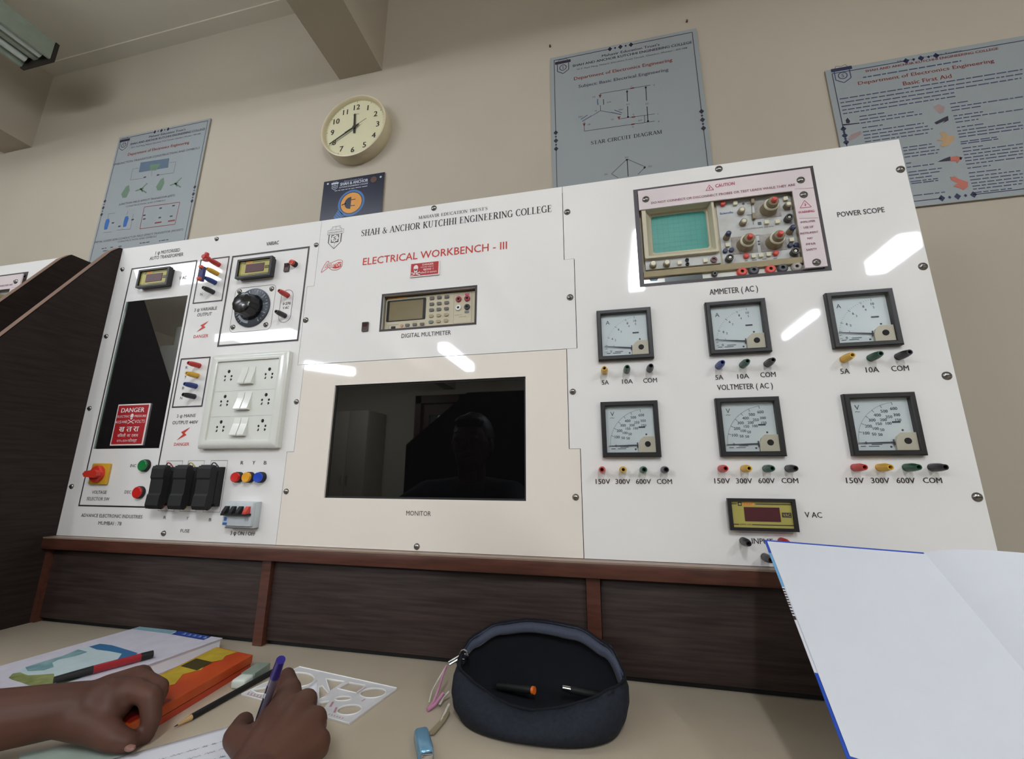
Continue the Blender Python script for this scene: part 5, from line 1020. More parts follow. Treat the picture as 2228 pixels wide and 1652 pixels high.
# --- round-bodied writing things: parts along an axis
def rod(name, label, cat, p0, p1, segs, group=None):
    """segs: (part name, material, t0, t1, r0, r1)"""
    p0, p1 = Vector(p0), Vector(p1); t = thing(name, label, cat, p0, group); d = p1-p0; L = d.length; d.normalize()
    for nm, m, t0, t1, r0, r1 in segs:
        MB(m).cyl(d*(L*t0), d*(L*t1), r0, r1, 22).build(nm, t)
    return t
hp = hb+.0062
rod('ballpoint_pen', 'red pen with black grip and black cap lying on the white textbook', 'pen', P3(*C1(640, 712), hp), P3(*C1(1818, 402), hp), (('grip', 'matte', 0, .36, .0042, .0056), ('barrel', mat('dark_red_barrel', (150, 34, 42), .3), .36, .86, .0056, .0055), ('cap', 'matte', .86, 1, .0058, .0054)))
rod('capped_pen', 'slim pen with a dark blue cap end, half under the left hand', 'pen', P3(*C2(60, 775), .0045), P3(*C2(385, 718), .0045), (('barrel', mat('grey_barrel', (150, 150, 160), .4), 0, .45, .0042, .0042), ('cap', mat('ink_blue_cap', (36, 42, 104), .3), .45, 1, .0046, .0038)))
# --- orange geometry box
hg = .021; a = Vector(hz_(C2, 1262, 385, hg)); b = Vector(hz_(C2, 1785, 500, hg)); e = Vector(hz_(C2, 420, 1285, hg)); ex = b-a; ey = (e-b).normalized()*.205
gb = thing('geometry_box', 'orange and yellow instrument box between the textbook and the pencil', 'box', (0, 0, 0)); F = quad(a, ex, ey)
og = mat('orange_tin', (206, 92, 34), .3, rgb2=(186, 66, 30), scale=14); og2 = mat('orange_tin_lower', (190, 64, 34), .35)
slab(MB(og2), [F(.01, .005), F(.99, .005), F(.99, .995), F(.01, .995)], DESK+.0002, DESK+.0085).build('tray', gb, smooth=0)
slab(MB(og), [F(0, 0), F(1, 0), F(1, 1), F(0, 1)], DESK+.0098, DESK+hg).build('lid', gb, smooth=0)
slab(MB(mat('dark_seam', (72, 26, 20), .6)), [F(.02, .01), F(.98, .01), F(.98, .99), F(.02, .99)], DESK+.0086, DESK+.0097).build('seam', gb, smooth=0)
def onbox(name, m, pts, k=0): mb = MB(m); mb.flat([F(*p) for p in pts], 0, mp=lambda x, y: (x, y, DESK+hg+.0003+.0002*k)); mb.build(name, gb, smooth=0, flatn=True)
ye = mat('mustard_print', (204, 178, 58), .3, rgb2=(176, 150, 44), scale=50)
onbox('yellow_panel', ye, [(.02, .01), (.6, .01), (.52, .1), (.6, .16), (.42, .24), (.55, .34), (.38, .44), (.56, .56), (.40, .62), (.6, .74), (.44, .82), (.3, .97), (.02, .97)])
onbox('dark_label', mat('olive_black_print', (70, 62, 28), .35), [(.06, .22), (.5, .22), (.5, .36), (.06, .36)], 1)
onbox('red_panel', mat('dark_red_print', (146, 36, 30), .3), [(.5, .74), (.95, .70), (.95, .97), (.40, .97)], 1)
# --- pencil, eraser
rod('pencil', 'black sharpened pencil pointing at the left hand', 'pencil', P3(*C2(655, 1532), .004), P3(*C2(2090, 728), .004), (('lead', 'matte', 0, .025, .0004, .0009), ('sharpened_wood', mat('bare_pencil_wood', (196, 160, 106), .6), .025, .135, .0009, .0036), ('barrel', 'matte', .135, 1, .0038, .0038)))
er = thing('eraser', 'white eraser with a pale green clear sleeve behind the pencil', 'eraser', (0, 0, 0)); a = P3(*C2(1590, 905), .007); b = P3(*C2(1870, 710), .007); d = (b-a).normalized(); sdv = Vector((-d.y, d.x, 0))*.011
def bar(mb, p, r_): 
    l = [xy(p+sdv), xy(r_+sdv), xy(r_-sdv), xy(p-sdv)]; slab(mb, l, DESK+.0003, DESK+.0125)
m = MB(mat('white_rubber', (214, 222, 212), .6)); m.box(-.004, .018, -.0108, .0108, DESK+.0003, DESK+.0123, .003, 3, Matrix(((d.x, -d.y, 0, a.x), (d.y, d.x, 0, a.y), (0, 0, 1, 0), (0, 0, 0, 1)))); m.build('rubber', er)
m = MB(mat('sage_sleeve', (136, 150, 138), .2)); bar(m, a+d*.0185, b+d*.012); m.build('sleeve', er, smooth=0)
# --- drawing stencil
st = [hz_(C3, *p, .001) for p in ((985, 232), (2138, 486), (1575, 905), (300, 556))]
def hole(pts): return [hz_(C3, *p, .001) for p in pts]
def ell(u, v, ru, rv, sk=0, n=28): return hole([(u+ru*math.cos(2*math.pi*i/n)+sk*math.sin(2*math.pi*i/n), v+rv*math.sin(2*math.pi*i/n)) for i in range(n)])
hs = [ell(945, 388, 218, 88, -30), hole([(1300, 375), (1525, 408), (1345, 522)]), hole([(1570, 418), (1770, 455), (1655, 545), (1435, 492)]), ell(1855, 545, 150, 58, -30), ell(1500, 612, 95, 26, -20), ell(1575, 745, 140, 62, -40), hole([(1215, 470), (1255, 460), (1330, 545), (1290, 590), (1215, 620)]), hole([(420, 510), (600, 480), (640, 500), (600, 560), (480, 545)]), hole([(700, 500), (830, 520), (800, 580), (660, 565)]), hole([(1220, 660), (1340, 640), (1280, 730), (1225, 735)])]
stm = mat('milky_plastic', (222, 220, 222), .3, spec=.5)
s = thing('drawing_stencil', 'milky white plastic drawing stencil with cut out shapes', 'stencil', (0, 0, 0))
slab(MB(stm), st, DESK+.0003, DESK+.0021, hs).build('stencil_sheet', s, smooth=0)
rim = MB(mat('bright_stencil_rim', (238, 238, 236), .3))
for h in hs+[st]: rim.tube([(x, y, DESK+.0023) for x, y in h+[h[0]]], .0007, 6)
rim.build('raised_rim', s)
mk = MB(mat('rose_scale_print', (190, 140, 150), .5))
def sl(a, b, w_=.0012):
    p, r = Vector(hz_(C3, *a, .0022)), Vector(hz_(C3, *b, .0022)); n_ = Vector((-(r-p).y, (r-p).x)).normalized()*w_/2; mk.face([mk.bm.verts.new((*v, DESK+.0024)) for v in (p+n_, r+n_, r-n_, p-n_)])
for i in range(8): u, v = 375+36*i, 552+10*i; sl((u, v), (u+18, v-28))
sl((360, 552), (640, 625)); sl((1350, 700), (1385, 640), .003); sl((1400, 765), (1425, 705), .003); sl((1720, 635), (1765, 605), .0016); sl((1670, 540), (1775, 465), .0012)
for i in range(6): sl((1330+32*i, 795+9*i), (1345+32*i, 780+9*i))
mk.build('scale_marking', s, smooth=0, flatn=True)
# --- loose sheets
TL_ = P3(190, 1668, .0012); TR_ = P3(690, 1479, .030); E_ = P3(566, 1542, .0015)
dn = (P3(694, 1600, .006)-P3(690, 1500, .012)); dn.z = 0; dn = dn.normalized()
TR0 = P3(690, 1479, .030); pg = MB('paper'); n = 24; rows = []
for i in range(n+1):
    row = []
    for j in range(n+1):
        u, v = i/n, j/n; p = TL_.lerp(TR0, u); p.z = 0; p = p + dn*(.20*v)
        hh = .0282*max(0, (u-.62)/.38)**2*max(0, 1-v*1.55)**1.3
        row.append((p.x, p.y, DESK+.0014+hh))
    rows.append(row)
pg.grid(rows); sheet_ = pg.build('paper_sheet', None, smooth=60)
tag(sheet_, 'white sheet being written on, its corner curling up behind the writing hand', 'paper')
sol = sheet_.modifiers.new('thickness', 'SOLIDIFY'); sol.thickness = .0004
ink = MB(mat('pencil_writing', (150, 150, 164), .6)); r5 = random.Random(3)
for k in range(7):
    v = .16+.085*k; u = .18
    while u < .60:
        l = r5.uniform(.02, .07); p = TL_.lerp(TR0, u)+dn*(.20*v); r_ = TL_.lerp(TR0, min(.62, u+l))+dn*(.20*(v+.006)); z = DESK+.0022
        pts = []
        for i in range(9): pp = p.lerp(r_, i/8); pts.append((pp.x+dn.x*.0016*math.sin(i*2.3+k), pp.y+dn.y*.0016*math.sin(i*2.3+k), z))
        for A, B in zip(pts, pts[1:]):
            t_ = Vector(B)-Vector(A); nn = Vector((-t_.y, t_.x, 0)).normalized()*.0003; ink.face([ink.bm.verts.new(Vector(x)) for x in (Vector(A)+nn, Vector(B)+nn, Vector(B)-nn, Vector(A)-nn)])
        u += l+.014
o = ink.build('handwriting', sheet_, smooth=0, flatn=True); o.location = (0, 0, 0)
gp_ = [xy(P3(*p, .001)) for p in ((40, 1640), (205, 1611), (300, 1640), (420, 1720), (60, 1760))]
m = MB(mat('pale_green_page', (188, 204, 190), .7)); slab(m, gp_, DESK+.0002, DESK+.0009); tag(m.build('notepaper', None, smooth=0), 'pale green sheet on the worktop beneath the left forearm', 'paper')

# ================================================================== pencil pouch
pc = thing('pencil_pouch', 'open navy canvas pencil pouch on the worktop', 'pencil pouch', (-.05, -.125, DESK)); N = 72
def interp(tab, a):
    a %= 360; tab = sorted(tab); tab = [(tab[-1][0]-360, tab[-1][1])]+tab+[(tab[0][0]+360, tab[0][1])]
    for (a0, v0), (a1, v1) in zip(tab, tab[1:]):
        if a0 <= a <= a1: k = (a-a0)/(a1-a0); k = k*k*(3-2*k); return v0+(v1-v0)*k
RIMZ = ((5, .050), (40, .076), (70, .090), (95, .095), (120, .090), (150, .075), (180, .060), (200, .057), (220, .053), (240, .044), (255, .034), (266, .028), (280, .034), (300, .044), (322, .052), (340, .054))
FR = ((0, 1.0), (90, 1.0), (180, 1.0), (265, 1.0))
def prow(ax, ay, zf, dy=0.0, wob=0.0):
    out = []
    for i in range(N):
        a = 2*math.pi*i/N; dg = math.degrees(a); w_ = 1+wob*math.sin(5*a+1.3)+wob*.6*math.sin(11*a)
        ca, sa = math.cos(a), math.sin(a); ca = math.copysign(abs(ca)**.8, ca); sa = math.copysign(abs(sa)**.85, sa)
        out.append((ax*w_*ca, ay*w_*sa+dy, zf(dg)))
    return out
rz = lambda k, off=0: (lambda d: max(.002, interp(RIMZ, d)*k+off))
rows = [prow(.094, .058, lambda d: .0008), prow(.106, .068, lambda d: .003), prow(.113, .074, rz(.28), 0, .008), prow(.1165, .075, rz(.55), .001, .012), prow(.1165, .068, rz(.82), .004, .012), prow(.113, .058, rz(1.0), .008, .008), prow(.110, .0545, rz(1.0, -.001), .008, .006),
        prow(.1095, .056, rz(.8), .006, .006), prow(.110, .064, rz(.5), .002, .006), prow(.100, .060, lambda d: .005), prow(.05, .03, lambda d: .0035)]
m = MB('cloth', 'lining'); vv = m.grid(rows[:7], closed_v=True); m.use('lining'); vv2 = m.grid(rows[6:], closed_v=True)
m.bm.faces.new(vv[0][::-1]).material_index = 0; f_ = m.bm.faces.new(vv2[-1]); f_.material_index = 1
bmesh.ops.remove_doubles(m.bm, verts=m.bm.verts, dist=1e-5)
m.build('body', pc, smooth=70)
# zip tape round the back of the mouth, its two runners of teeth
tp = MB(mat('navy_zip_tape', (52, 58, 76), .7, scale=300, bump=.3)); ra, rb = [], []
for i in range(41):
    dg = 8+175*i/40; a = math.radians(dg); ca, sa = math.copysign(abs(math.cos(a))**.8, math.cos(a)), abs(math.sin(a))**.85; z = interp(RIMZ, dg)
    ra.append((.1145*ca, .0590*sa+.008, z+.0005)); rb.append((.1075*ca, .0500*sa+.004, z-.010-.003*math.sin(math.radians(dg))))
tp.grid([ra, rb]); o = tp.build('zip_tape', pc, smooth=60); o.modifiers.new('thickness', 'SOLIDIFY').thickness = .0012
th = MB(mat('dark_zip_teeth', (40, 42, 48), .3)); th.tube([Vector(p)+Vector((0, -.001, 0)) for p in rb], .0011, 6); th.build('zip_teeth', pc)
pip = MB('lining'); pip.tube([(x*1.005, y, z+.0006) for x, y, z in rows[5][::2]+[rows[5][0]]], .0016, 6); pip.build('rim_piping', pc)
# flap folded outward at the front lip
fl = MB('cloth'); A, B = [], []
for i in range(25):
    dg = 205+120*i/24; a = math.radians(dg); ca, sa = math.copysign(abs(math.cos(a))**.8, math.cos(a)), math.copysign(abs(math.sin(a))**.85, math.sin(a)); z = interp(RIMZ, dg); w_ = math.sin(math.pi*i/24)
    A.append((.113*ca, .0575*sa+.008, z+.001)); B.append((.1175*ca, (.0575+.0125*w_)*sa+.007, z-.010*w_-.0015))
fl.grid([A, B]); o = fl.build('front_fold', pc, smooth=60); o.modifiers.new('thickness', 'SOLIDIFY').thickness = .0012
L0 = Vector(on(*C4(845, 165), 1, -.118))-Vector((-.05, -.125, DESK)); L1 = Vector(on(*C4(640, 305), 1, -.128))-Vector((-.05, -.125, DESK))
m = MB('chrome'); m.tube([L0+Vector((.0052*math.cos(2*math.pi*i/16), 0, .0062*math.sin(2*math.pi*i/16))) for i in range(17)], .0013, 8); m.build('pull_ring', pc)
m = MB('chrome'); m.box(-.0035, .0035, -.003, .003, -.004, .004, .0012, mtx=Matrix.Translation(L0+Vector((.004, .002, -.002)))); m.build('zip_slider', pc)
m = MB('chrome'); m.tube([L0+Vector((-.004, -.001, -.004)), L1], .0016, 8); m.tube([L0+Vector((-.006, 0, -.0015)), L1+Vector((-.0015, 0, .003))], .001, 8); m.build('puller', pc)
off = Vector((-.05, -.125, DESK))
for nm, mm, pts, r in (('pink_ribbon', mat('pink_ribbon', (196, 132, 166), .5), ((600, 320, .04), (540, 470, .03), (500, 620, .018), (420, 830, .006), (330, 950, .003)), .0016), ('pink_ribbon', mat('pink_ribbon', (196, 132, 166), .5), ((330, 950, .003), (430, 880, .004), (490, 800, .008), (560, 710, .014)), .0024),
        ('cream_ribbon', mat('cream_ribbon', (206, 202, 186), .5), ((600, 315, .04), (470, 540, .026), (390, 690, .012), (350, 850, .003)), .0010), ('cream_ribbon', mat('cream_ribbon', (206, 202, 186), .5), ((640, 690, .014), (560, 770, .009), (500, 880, .003)), .0016), ('cream_ribbon', mat('cream_ribbon', (206, 202, 186), .5), ((640, 870, .010), (600, 950, .006), (560, 1040, .003), (520, 1130, .0025)), .0018)):
    m = MB(mm); m.tube([P3(*C4(u, v), h)-off for u, v, h in pts], r, 8); m.build(nm, pc)
# things glimpsed in the pouch
def inp(px, py, y, dz=0): return Vector(on(px, py, 1, y))+Vector((0, 0, dz))
pA = inp(1163, 1503, -.105); pB = Vector((-.115, -.085, DESK+.012))
rod('marker_pen', 'dark pen with a bright orange end inside the pouch', 'pen', pA, pB, (('orange_end', mat('bright_orange_plug', (226, 108, 30), .35), 0, .06, .0048, .005), ('barrel', 'matte', .06, 1, .0048, .0048)))
rod('metal_pen', 'dark pen with a shiny metal clip inside the pouch', 'pen', inp(1222, 1497, -.104), Vector((.03, -.085, DESK+.014)), (('ferrule', 'chrome', 0, .2, .0042, .005), ('barrel', 'matte', .2, 1, .005, .005)))
# blue cap and its strap
a = P3(*C4(232, 1275), .009); b = a+(P3(*C4(318, 1652), .009)-a)*1.06; d = (b-a).normalized(); t = thing('usb_stick', 'small glossy pale blue metal stick lying beside the pouch', 'usb stick', a); L = (b-a).length
ax = Matrix((( -d.y, d.x, 0), (d.x, d.y, 0), (0, 0, 1))).transposed().to_4x4()
m = MB(mat('pale_blue_metal', (124, 172, 204), .22, metal=.35)); m.box(-.0085, .0085, 0, L*.86, -.0080, .0070, .0045, 4, ax); m.build('shell', t)
m = MB('chrome'); m.box(-.006, .006, L*.862, L, -.0052, .0045, .001, 2, ax); m.build('metal_tip', t)
m = MB(mat('dark_blue_gap', (34, 58, 84), .4)); m.box(.0082, .0089, L*.15, L*.7, -.002, .003, 0, 2, ax); m.build('side_slot', t, smooth=0)
m = MB(mat('beige_strap', (150, 138, 112), .6)); pts = [P3(*C4(u, v), h)-a for u, v, h in ((625, 985, .004), (560, 1090, .003), (480, 1180, .003), (370, 1295, .003))]
for w_ in (-.003, -.001, .001, .003): m.tube([p+Vector((w_*(.4+.25*i), w_*.3, 0)) for i, p in enumerate(pts)], .0013, 6)
tag(m.build('strap', None, loc=a), 'short beige woven strap between the pouch and the blue stick', 'strap')

# ================================================================== open notebook at the front right
TLn = Vector((.268, -.058, .046)); dv = -Vector((.098, .836, .54)).normalized(); wv = Vector((.152, -.069, 0)); wl_ = wv.length; wh = wv.normalized(); nv = wh.cross(dv).normalized()
if nv.z < 0: nv = -nv
nb = thing('notebook', 'open blue covered notebook with blank white pages, tilted up in front of the ammeters panel', 'notebook', TLn); LB = .27
def B3(s_, l, h): return wh*s_ + dv*l + nv*h
def plate(mb, s0, s1, l0, l1, h0, h1):
    c = [B3(s_, l, h) for s_ in (s0, s1) for l in (l0, l1) for h in (h0, h1)]; v = [mb.bm.verts.new(p) for p in c]
    for q_ in ((0, 1, 3, 2), (4, 5, 7, 6), (0, 1, 5, 4), (2, 3, 7, 6), (0, 2, 6, 4), (1, 3, 7, 5)): mb.face([v[i] for i in q_])
IN = .0030
m = MB('coverblue', 'coversky', 'paper')
plate(m, 0, wl_, 0, .026, -.0032, 0); plate(m, 0, wl_, .195, LB, -.0032, 0); m.use('coversky'); plate(m, 0, wl_, .026, .085, -.0032, 0); m.use('paper'); plate(m, 0, wl_, .085, .195, -.0032, 0)
m.build('cover', nb, smooth=0)['label'] = 'blue, sky blue and white cover board'
m = MB('ink'); r6 = random.Random(5)
for i in range(12): l = .087+.004*i+r6.uniform(0, .001); plate(m, -.0004, .0022, l, l+.0018, .0001, .0004)
plate(m, -.0004, .0022, .130, .132, .0001, .0004); m.build('edge_lettering', nb, smooth=0)
m = MB('page'); plate(m, IN, wl_-.001, IN+.0008, LB-.002, .0002, .0010); m.build('left_page', nb, smooth=0)
def bulge(s_): return .0005 + .0135*(1-math.exp(-s_/.030))*max(0, 1-(s_/.20)**2)
m = MB('page'); S = [.168*i/24 for i in range(25)]; x0_ = wl_-.0016
top = [[B3(x0_+s_*.985, l, bulge(s_)) for s_ in S] for l in (.001, LB-.002)]; bot = [[B3(x0_+s_*.985, l, -.0005) for s_ in S] for l in (.001, LB-.002)]
m.grid(top); m.grid(bot); m.grid([top[0], bot[0]]); m.grid([top[1], bot[1]]); m.grid([[top[0][0], top[1][0]], [bot[0][0], bot[1][0]]]); m.grid([[top[0][-1], top[1][-1]], [bot[0][-1], bot[1][-1]]])
bmesh.ops.remove_doubles(m.bm, verts=m.bm.verts, dist=1e-6); m.build('right_pages', nb, smooth=40)
m = MB('coverblue'); plate(m, wl_+.0004, wl_+.170, .0015, LB, -.0035, -.0008); m.build('back_cover', nb, smooth=0)
# ================================================================== the person writing
def chain(bm, pts, n=14):
    """tapered limb with rounded joints: pts = (point, radius)"""
    mb = MB('skin'); mb.bm.free(); mb.bm = bm
    for (p, r), (p2, r2) in zip(pts, pts[1:]): mb.cyl(p, p2, r, r2, n)
    for p, r in pts: mb.ball(Vector(p), r, 12)
def grown(name, bm, m, parent, vox, smooth=4):
    me = bpy.data.meshes.new(name); bmesh.ops.recalc_face_normals(bm, faces=bm.faces); bm.to_mesh(me); bm.free(); me.materials.append(M[m] if isinstance(m, str) else m)
    o = bpy.data.objects.new(name, me); COL.objects.link(o); o.parent = parent
    r = o.modifiers.new('union', 'REMESH'); r.mode = 'VOXEL'; r.voxel_size = vox; r.use_smooth_shade = True
    s_ = o.modifiers.new('soften', 'SMOOTH'); s_.factor = .5; s_.iterations = smooth; return o
pr_ = thing('person', 'person in a dark shirt writing with a blue pen, forearms bare on the worktop', 'person', (0, 0, 0))
V3 = lambda *a: Vector(a)
def px3(px, py, z): return Vector(on(px, py, 2, z))
pel, chest, neck = V3(-.52, -1.02, -.40), V3(-.49, -.93, -.03), V3(-.475, -.885, .125)
shR, shL = V3(-.315, -.90, .055), V3(-.665, -.90, .055)
elR, elL = V3(-.215, -.60, -.128), V3(-.80, -.50, -.128)
# right hand
wR = V3(-.258, -.385, -.132)
iM, mM, rM, pM = px3(630, 1503, -.114), px3(664, 1528, -.112), px3(684, 1568, -.119), px3(690, 1618, -.131)
bm = bmesh.new()
chain(bm, [(shR, .048), (elR.lerp(shR, .5), .044), (elR, .038), (elR.lerp(wR, .35), .038), (elR.lerp(wR, .8), .028), (wR, .026)])
for k_, a in ((.1, iM), (.03, mM), (-.03, rM), (-.1, pM)):
    chain(bm, [(wR+Vector((-.016*k_*10, .0, 0)), .018), (wR.lerp(a, .55), .0185), (a, .0135)])
chain(bm, [(iM, .0122), (px3(612, 1478, -.128)+V3(0, .01, 0), .0100), (V3(-.362, -.240, -.152), .0088), (V3(-.367, -.256, -.166), .0072)])
chain(bm, [(mM, .0125), (mM+V3(-.020, .034, -.018), .0102), (V3(-.338, -.232, -.154), .009), (V3(-.356, -.250, -.167), .0075)])
chain(bm, [(rM, .0118), (rM+V3(-.018, .034, -.024), .0098), (V3(-.306, -.252, -.164), .0086), (V3(-.325, -.268, -.168), .0074)])
chain(bm, [(pM, .0108), (pM+V3(-.014, .028, -.022), .0088), (V3(-.284, -.281, -.168), .0076), (V3(-.302, -.292, -.169), .0068)])
tM, tI = px3(512, 1604, -.139), px3(530, 1588, -.146)+V3(-.012, .012, 0)
chain(bm, [(wR+V3(-.012, .012, -.004), .019), (px3(560, 1640, -.138), .0175), (tM, .0125), (tI, .0105), (V3(-.368, -.268, -.163), .0082)])
chain(bm, [(px3(590, 1560, -.128), .0125), (px3(572, 1592, -.134), .0135), (px3(545, 1612, -.139), .0115)])      # web between thumb and forefinger
chain(bm, [(wR, .022), (wR.lerp(pM, .5)+V3(.004, 0, -.012), .0185), (pM+V3(-.006, .0, -.010), .0115)])
# left hand
wL = px3(165, 1540, -.132)
fL = elL
chain(bm, [(shL, .048), (elL.lerp(shL, .5), .044), (elL, .036), (elL.lerp(wL, .4), .037), (elL.lerp(wL, .85), .029), (wL, .0265)])
Li, Lm = px3(288, 1500, -.121), px3(272, 1488, -.118)+V3(-.006, .016, 0)
Lr, Lp = Lm+V3(-.012, .016, -.006), Lm+V3(-.026, .028, -.016)
for a in (Li, Lm, Lr, Lp): chain(bm, [(wL, .021), (wL.lerp(a, .55), .0185), (a, .0132)])
chain(bm, [(Li, .0125), (px3(327, 1516, -.128), .0118), (px3(330, 1566, -.150), .0102), (px3(318, 1602, -.166), .0086)])
chain(bm, [(Lm, .0125), (px3(318, 1512, -.128)+V3(-.002, .018, 0), .0102), (px3(322, 1560, -.152)+V3(-.010, .014, 0), .0088), (px3(296, 1566, -.160)+V3(-.004, .008, 0), .0074)])
chain(bm, [(Lr, .0118), (Lr+V3(.030, .006, -.018), .0096), (Lr+V3(.036, -.010, -.038), .0084), (Lr+V3(.016, -.020, -.040), .0072)])
chain(bm, [(Lp, .0108), (Lp+V3(.026, .004, -.020), .0088), (Lp+V3(.030, -.010, -.032), .0078), (Lp+V3(.014, -.018, -.033), .0068)])
chain(bm, [(wL+V3(.004, -.006, -.006), .0215), (px3(212, 1582, -.148), .0180), (px3(246, 1606, -.156), .0135), (px3(276, 1616, -.162), .0108), (px3(296, 1608, -.165), .0090)])
chain(bm, [(wL.lerp(Li, .6), .020), (px3(232, 1560, -.142), .0170)]); chain(bm, [(px3(232, 1560, -.142), .0165), (px3(262, 1530, -.134), .0150), (Li, .0125)])
# trunk, neck, head, legs
chain(bm, [(pel, .135), (pel.lerp(chest, .5), .125), (chest, .135), (chest.lerp(neck, .55), .085), (neck, .056), (neck+V3(.005, .03, .07), .055)], 20)
chain(bm, [(shL, .052), (chest+V3(-.07, 0, .07), .08), (chest+V3(.07, 0, .07), .08), (shR, .052)], 18)
hd = V3(-.468, -.852, .262); mbh = MB('skin'); mbh.bm.free(); mbh.bm = bm
mbh.ball(hd, .1, 20, (.76, .95, 1.08)); mbh.ball(hd+V3(0, .030, -.055), .062, 16, (.9, .95, 1.0)); mbh.ball(hd+V3(0, .10, -.012), .014, 10, (.9, 1.2, 1.7)); mbh.ball(hd+V3(0, .085, -.052), .02, 10, (1.2, .7, .45))
for sx in (-1, 1): mbh.ball(hd+V3(sx*.078, -.005, -.012), .026, 10, (.4, .8, 1.2)); mbh.ball(hd+V3(sx*.032, .082, .012), .015, 10, (1.1, .6, .6))
kn_ = []
for sx, x in ((-1, -.62), (1, -.42)):
    knee, ank, toe = V3(x, -.58, -.42), V3(x, -.62, -.85), V3(x, -.50, -.895)
    chain(bm, [(pel+V3(sx*.085, 0, -.02), .088), (knee, .062), (knee.lerp(ank, .4), .055), (ank, .038), (toe, .028)], 16); kn_.append((sx, knee, ank, toe))
grown('body', bm, 'skin', pr_, .0032, 3)
bm = bmesh.new()
chain(bm, [(pel+V3(0, 0, .02), .146), (pel.lerp(chest, .5), .137), (chest, .147), (chest.lerp(neck, .5), .095)], 20); chain(bm, [(shL, .063), (chest+V3(-.07, 0, .07), .091), (chest+V3(.07, 0, .07), .091), (shR, .063)], 18)
for s_, e_ in ((shR, elR), (shL, elL)): chain(bm, [(s_, .063), (s_.lerp(e_, .35), .060), (s_.lerp(e_, .62), .056)], 18)
grown('shirt', bm, 'shirt', pr_, .009, 3)
bm = bmesh.new()
for sx, knee, ank, toe in kn_: chain(bm, [(pel+V3(sx*.085, 0, -.02), .100), (knee, .074), (knee.lerp(ank, .4), .066), (ank+V3(0, 0, .03), .054)], 16)
grown('trousers', bm, mat('charcoal_trousers', (44, 46, 54), .85), pr_, .009, 3)
bm = bmesh.new()
for sx, knee, ank, toe in kn_: chain(bm, [(ank+V3(0, -.03, -.025), .043), (toe, .0295)], 14)
grown('shoes', bm, 'matte', pr_, .006, 2)
bm = bmesh.new(); mbh = MB('hair'); mbh.bm.free(); mbh.bm = bm; mbh.ball(hd+V3(0, -.018, .022), .105, 20, (.80, .90, 1.0)); mbh.ball(hd+V3(0, .045, .078), .05, 14, (1.2, 1.0, .6)); grown('hair', bm, 'hair', pr_, .006, 2)
for sx in (-1, 1): MB('hair').tube([hd+V3(sx*.032+.013*math.cos(a), .0935-.002*abs(math.cos(a)), .009-.004*math.sin(a)) for a in [math.pi*i/8 for i in range(9)]], .0012, 6).build('eyelash', pr_); MB('hair').tube([hd+V3(sx*.034+.017*math.cos(a), .090-.004*abs(math.cos(a)), .028+.005*math.sin(a)) for a in [math.pi*i/8 for i in range(9)]], .0022, 6).build('eyebrow', pr_)
MB(mat('lips', (120, 66, 58), .5)).ball(hd+V3(0, .088, -.05), .012, 12, (1.5, .5, .45)).build('lips', pr_)
# fingernail of the left thumb
MB('nail').ball(px3(283, 1628, -.160), .0062, 12, (1, .7, .5)).build('fingernail', pr_)
# the pen in the right hand
tip = V3(-.3695, -.2585, DESK+.0018); top = px3(611, 1436, -.0585)
pen = rod('ballpoint_pen', 'clear pen with a dark blue end standing in the writing hand', 'pen', tip, top, (('tip', 'chrome', 0, .06, .0006, .0016), ('nose_cone', mat('ink_blue_cap', (36, 42, 104), .3), .06, .14, .0018, .0042), ('barrel', mat('smoky_clear_barrel', (122, 116, 132), .15, var=.15, scale=30), .14, .82, .0046, .0046), ('end_cap', mat('violet_blue_cap', (48, 40, 128), .28), .82, 1, .0052, .0046)))
d = (top-tip).normalized(); L = (top-tip).length; sd = d.cross(V3(0, -1, .3)).normalized(); n_ = sd.cross(d)
if n_.dot(CAM-tip) < 0: n_ = -n_
m = MB(mat('dark_ink_tube', (34, 32, 62), .3)); m.tube([d*(L*t_)+n_*.0036-sd*.001 for t_ in (.2, .5, .72)], .0016, 8); m.build('ink_refill', pen)
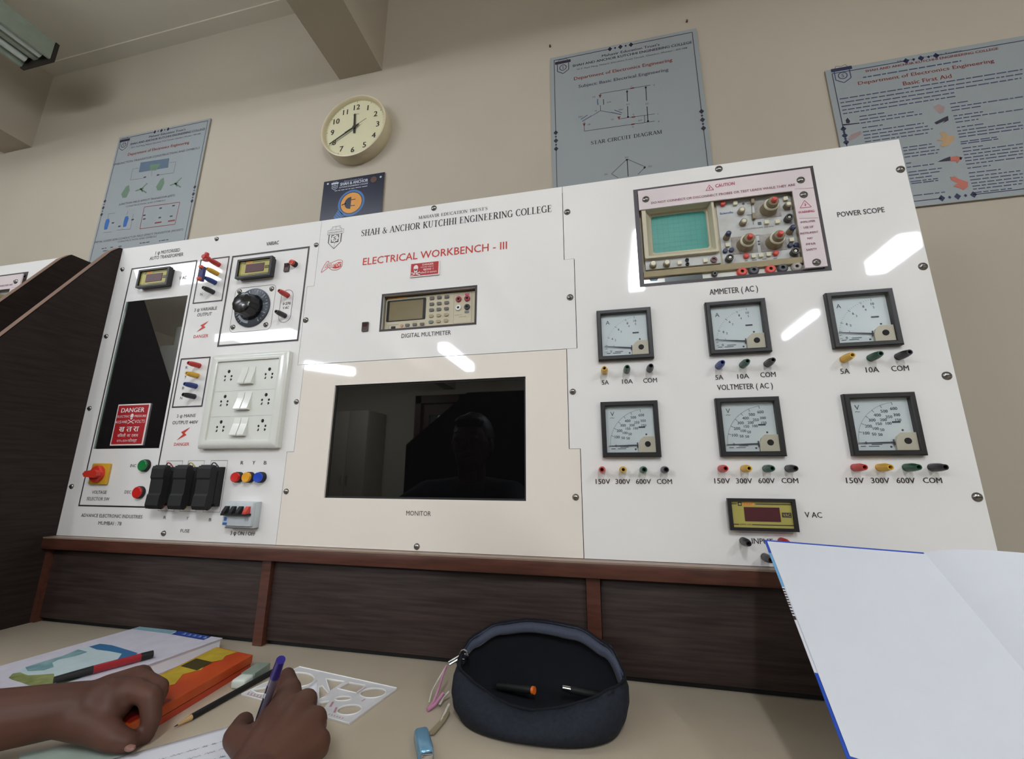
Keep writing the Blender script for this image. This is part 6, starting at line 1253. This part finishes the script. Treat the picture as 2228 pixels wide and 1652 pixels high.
m = MB('pale'); m.box(-.0014, .0014, -.0004, .0004, -.004, .004, .0006, 2, Matrix.Translation(d*(L*.62)+n_*.0048) @ Matrix((sd, n_, d)).transposed().to_4x4()); m.build('label', pen, smooth=0)
# stool under the person
stl = thing('stool', 'plain wooden stool beneath the seated person', 'stool', (-.52, -1.02, -H)); sw_ = mat('stool_wood', (120, 88, 62), .5)
MB(sw_).box(-.17, .17, -.17, .17, .355, .385, .006).build('seat', stl)
for sx in (-1, 1):
    for sy in (-1, 1): MB(sw_).cyl((sx*.15, sy*.15, 0), (sx*.12, sy*.12, .355), .016, .018).build('leg', stl)
# ================================================================== far side of the room (seen in the black screen)
ob = thing('workbench', 'dark workbench of the opposite row, behind the camera', 'workbench', (-.2, -2.6, -H))
MB('cheek').sheet([(-1.15, 0), (-1.15, .35+H), (-.70, .715+H), (.9, .715+H), (.9, 0)], .0, .55).build('cabinet', ob, smooth=0)
def cupboard(label, x0, x1, y0, y1, z1, m, legz=0.0):
    t = thing('cupboard', label, 'cupboard', ((x0+x1)/2, (y0+y1)/2, -H)); w_, d_ = (x1-x0)/2, (y1-y0)/2
    MB(m).box(-w_, w_, -d_, d_-.02, 0, z1+H, .004).build('carcass', t, smooth=30)
    for a, b in ((-w_+.004, -.002), (.002, w_-.004)):
        dr = MB(m).box(a, b, d_-.0198, d_, .08, z1+H-.01, .002).build('door', t, smooth=30); MB('chrome').box((b-.05 if a < -.01 else a+.04), (b-.04 if a < -.01 else a+.05), d_, d_+.02, .9, 1.05).build('handle', dr, smooth=0)
    return t
cupboard('beige two door cupboard on the back wall by the doorway', -4.16, -3.50, -5.58, -5.05, 1.12, mat('cupboard_beige', (172, 162, 146), .5))
cupboard('tall white cupboard at the far left with a white pot on top', -3.70, -2.95, -2.5, -2.0, 1.236, mat('cupboard_white', (214, 214, 206), .4))
tag(MB('white').lathe([(.078, .0002), (.085, .02), (.085, .17), (.079, .175), (.079, .02)], (-3.58, -2.12, 1.236), (0, 0, 1), 40, cap1=False).build('white_pot'), 'white cylindrical pot on top of the tall white cupboard', 'pot')
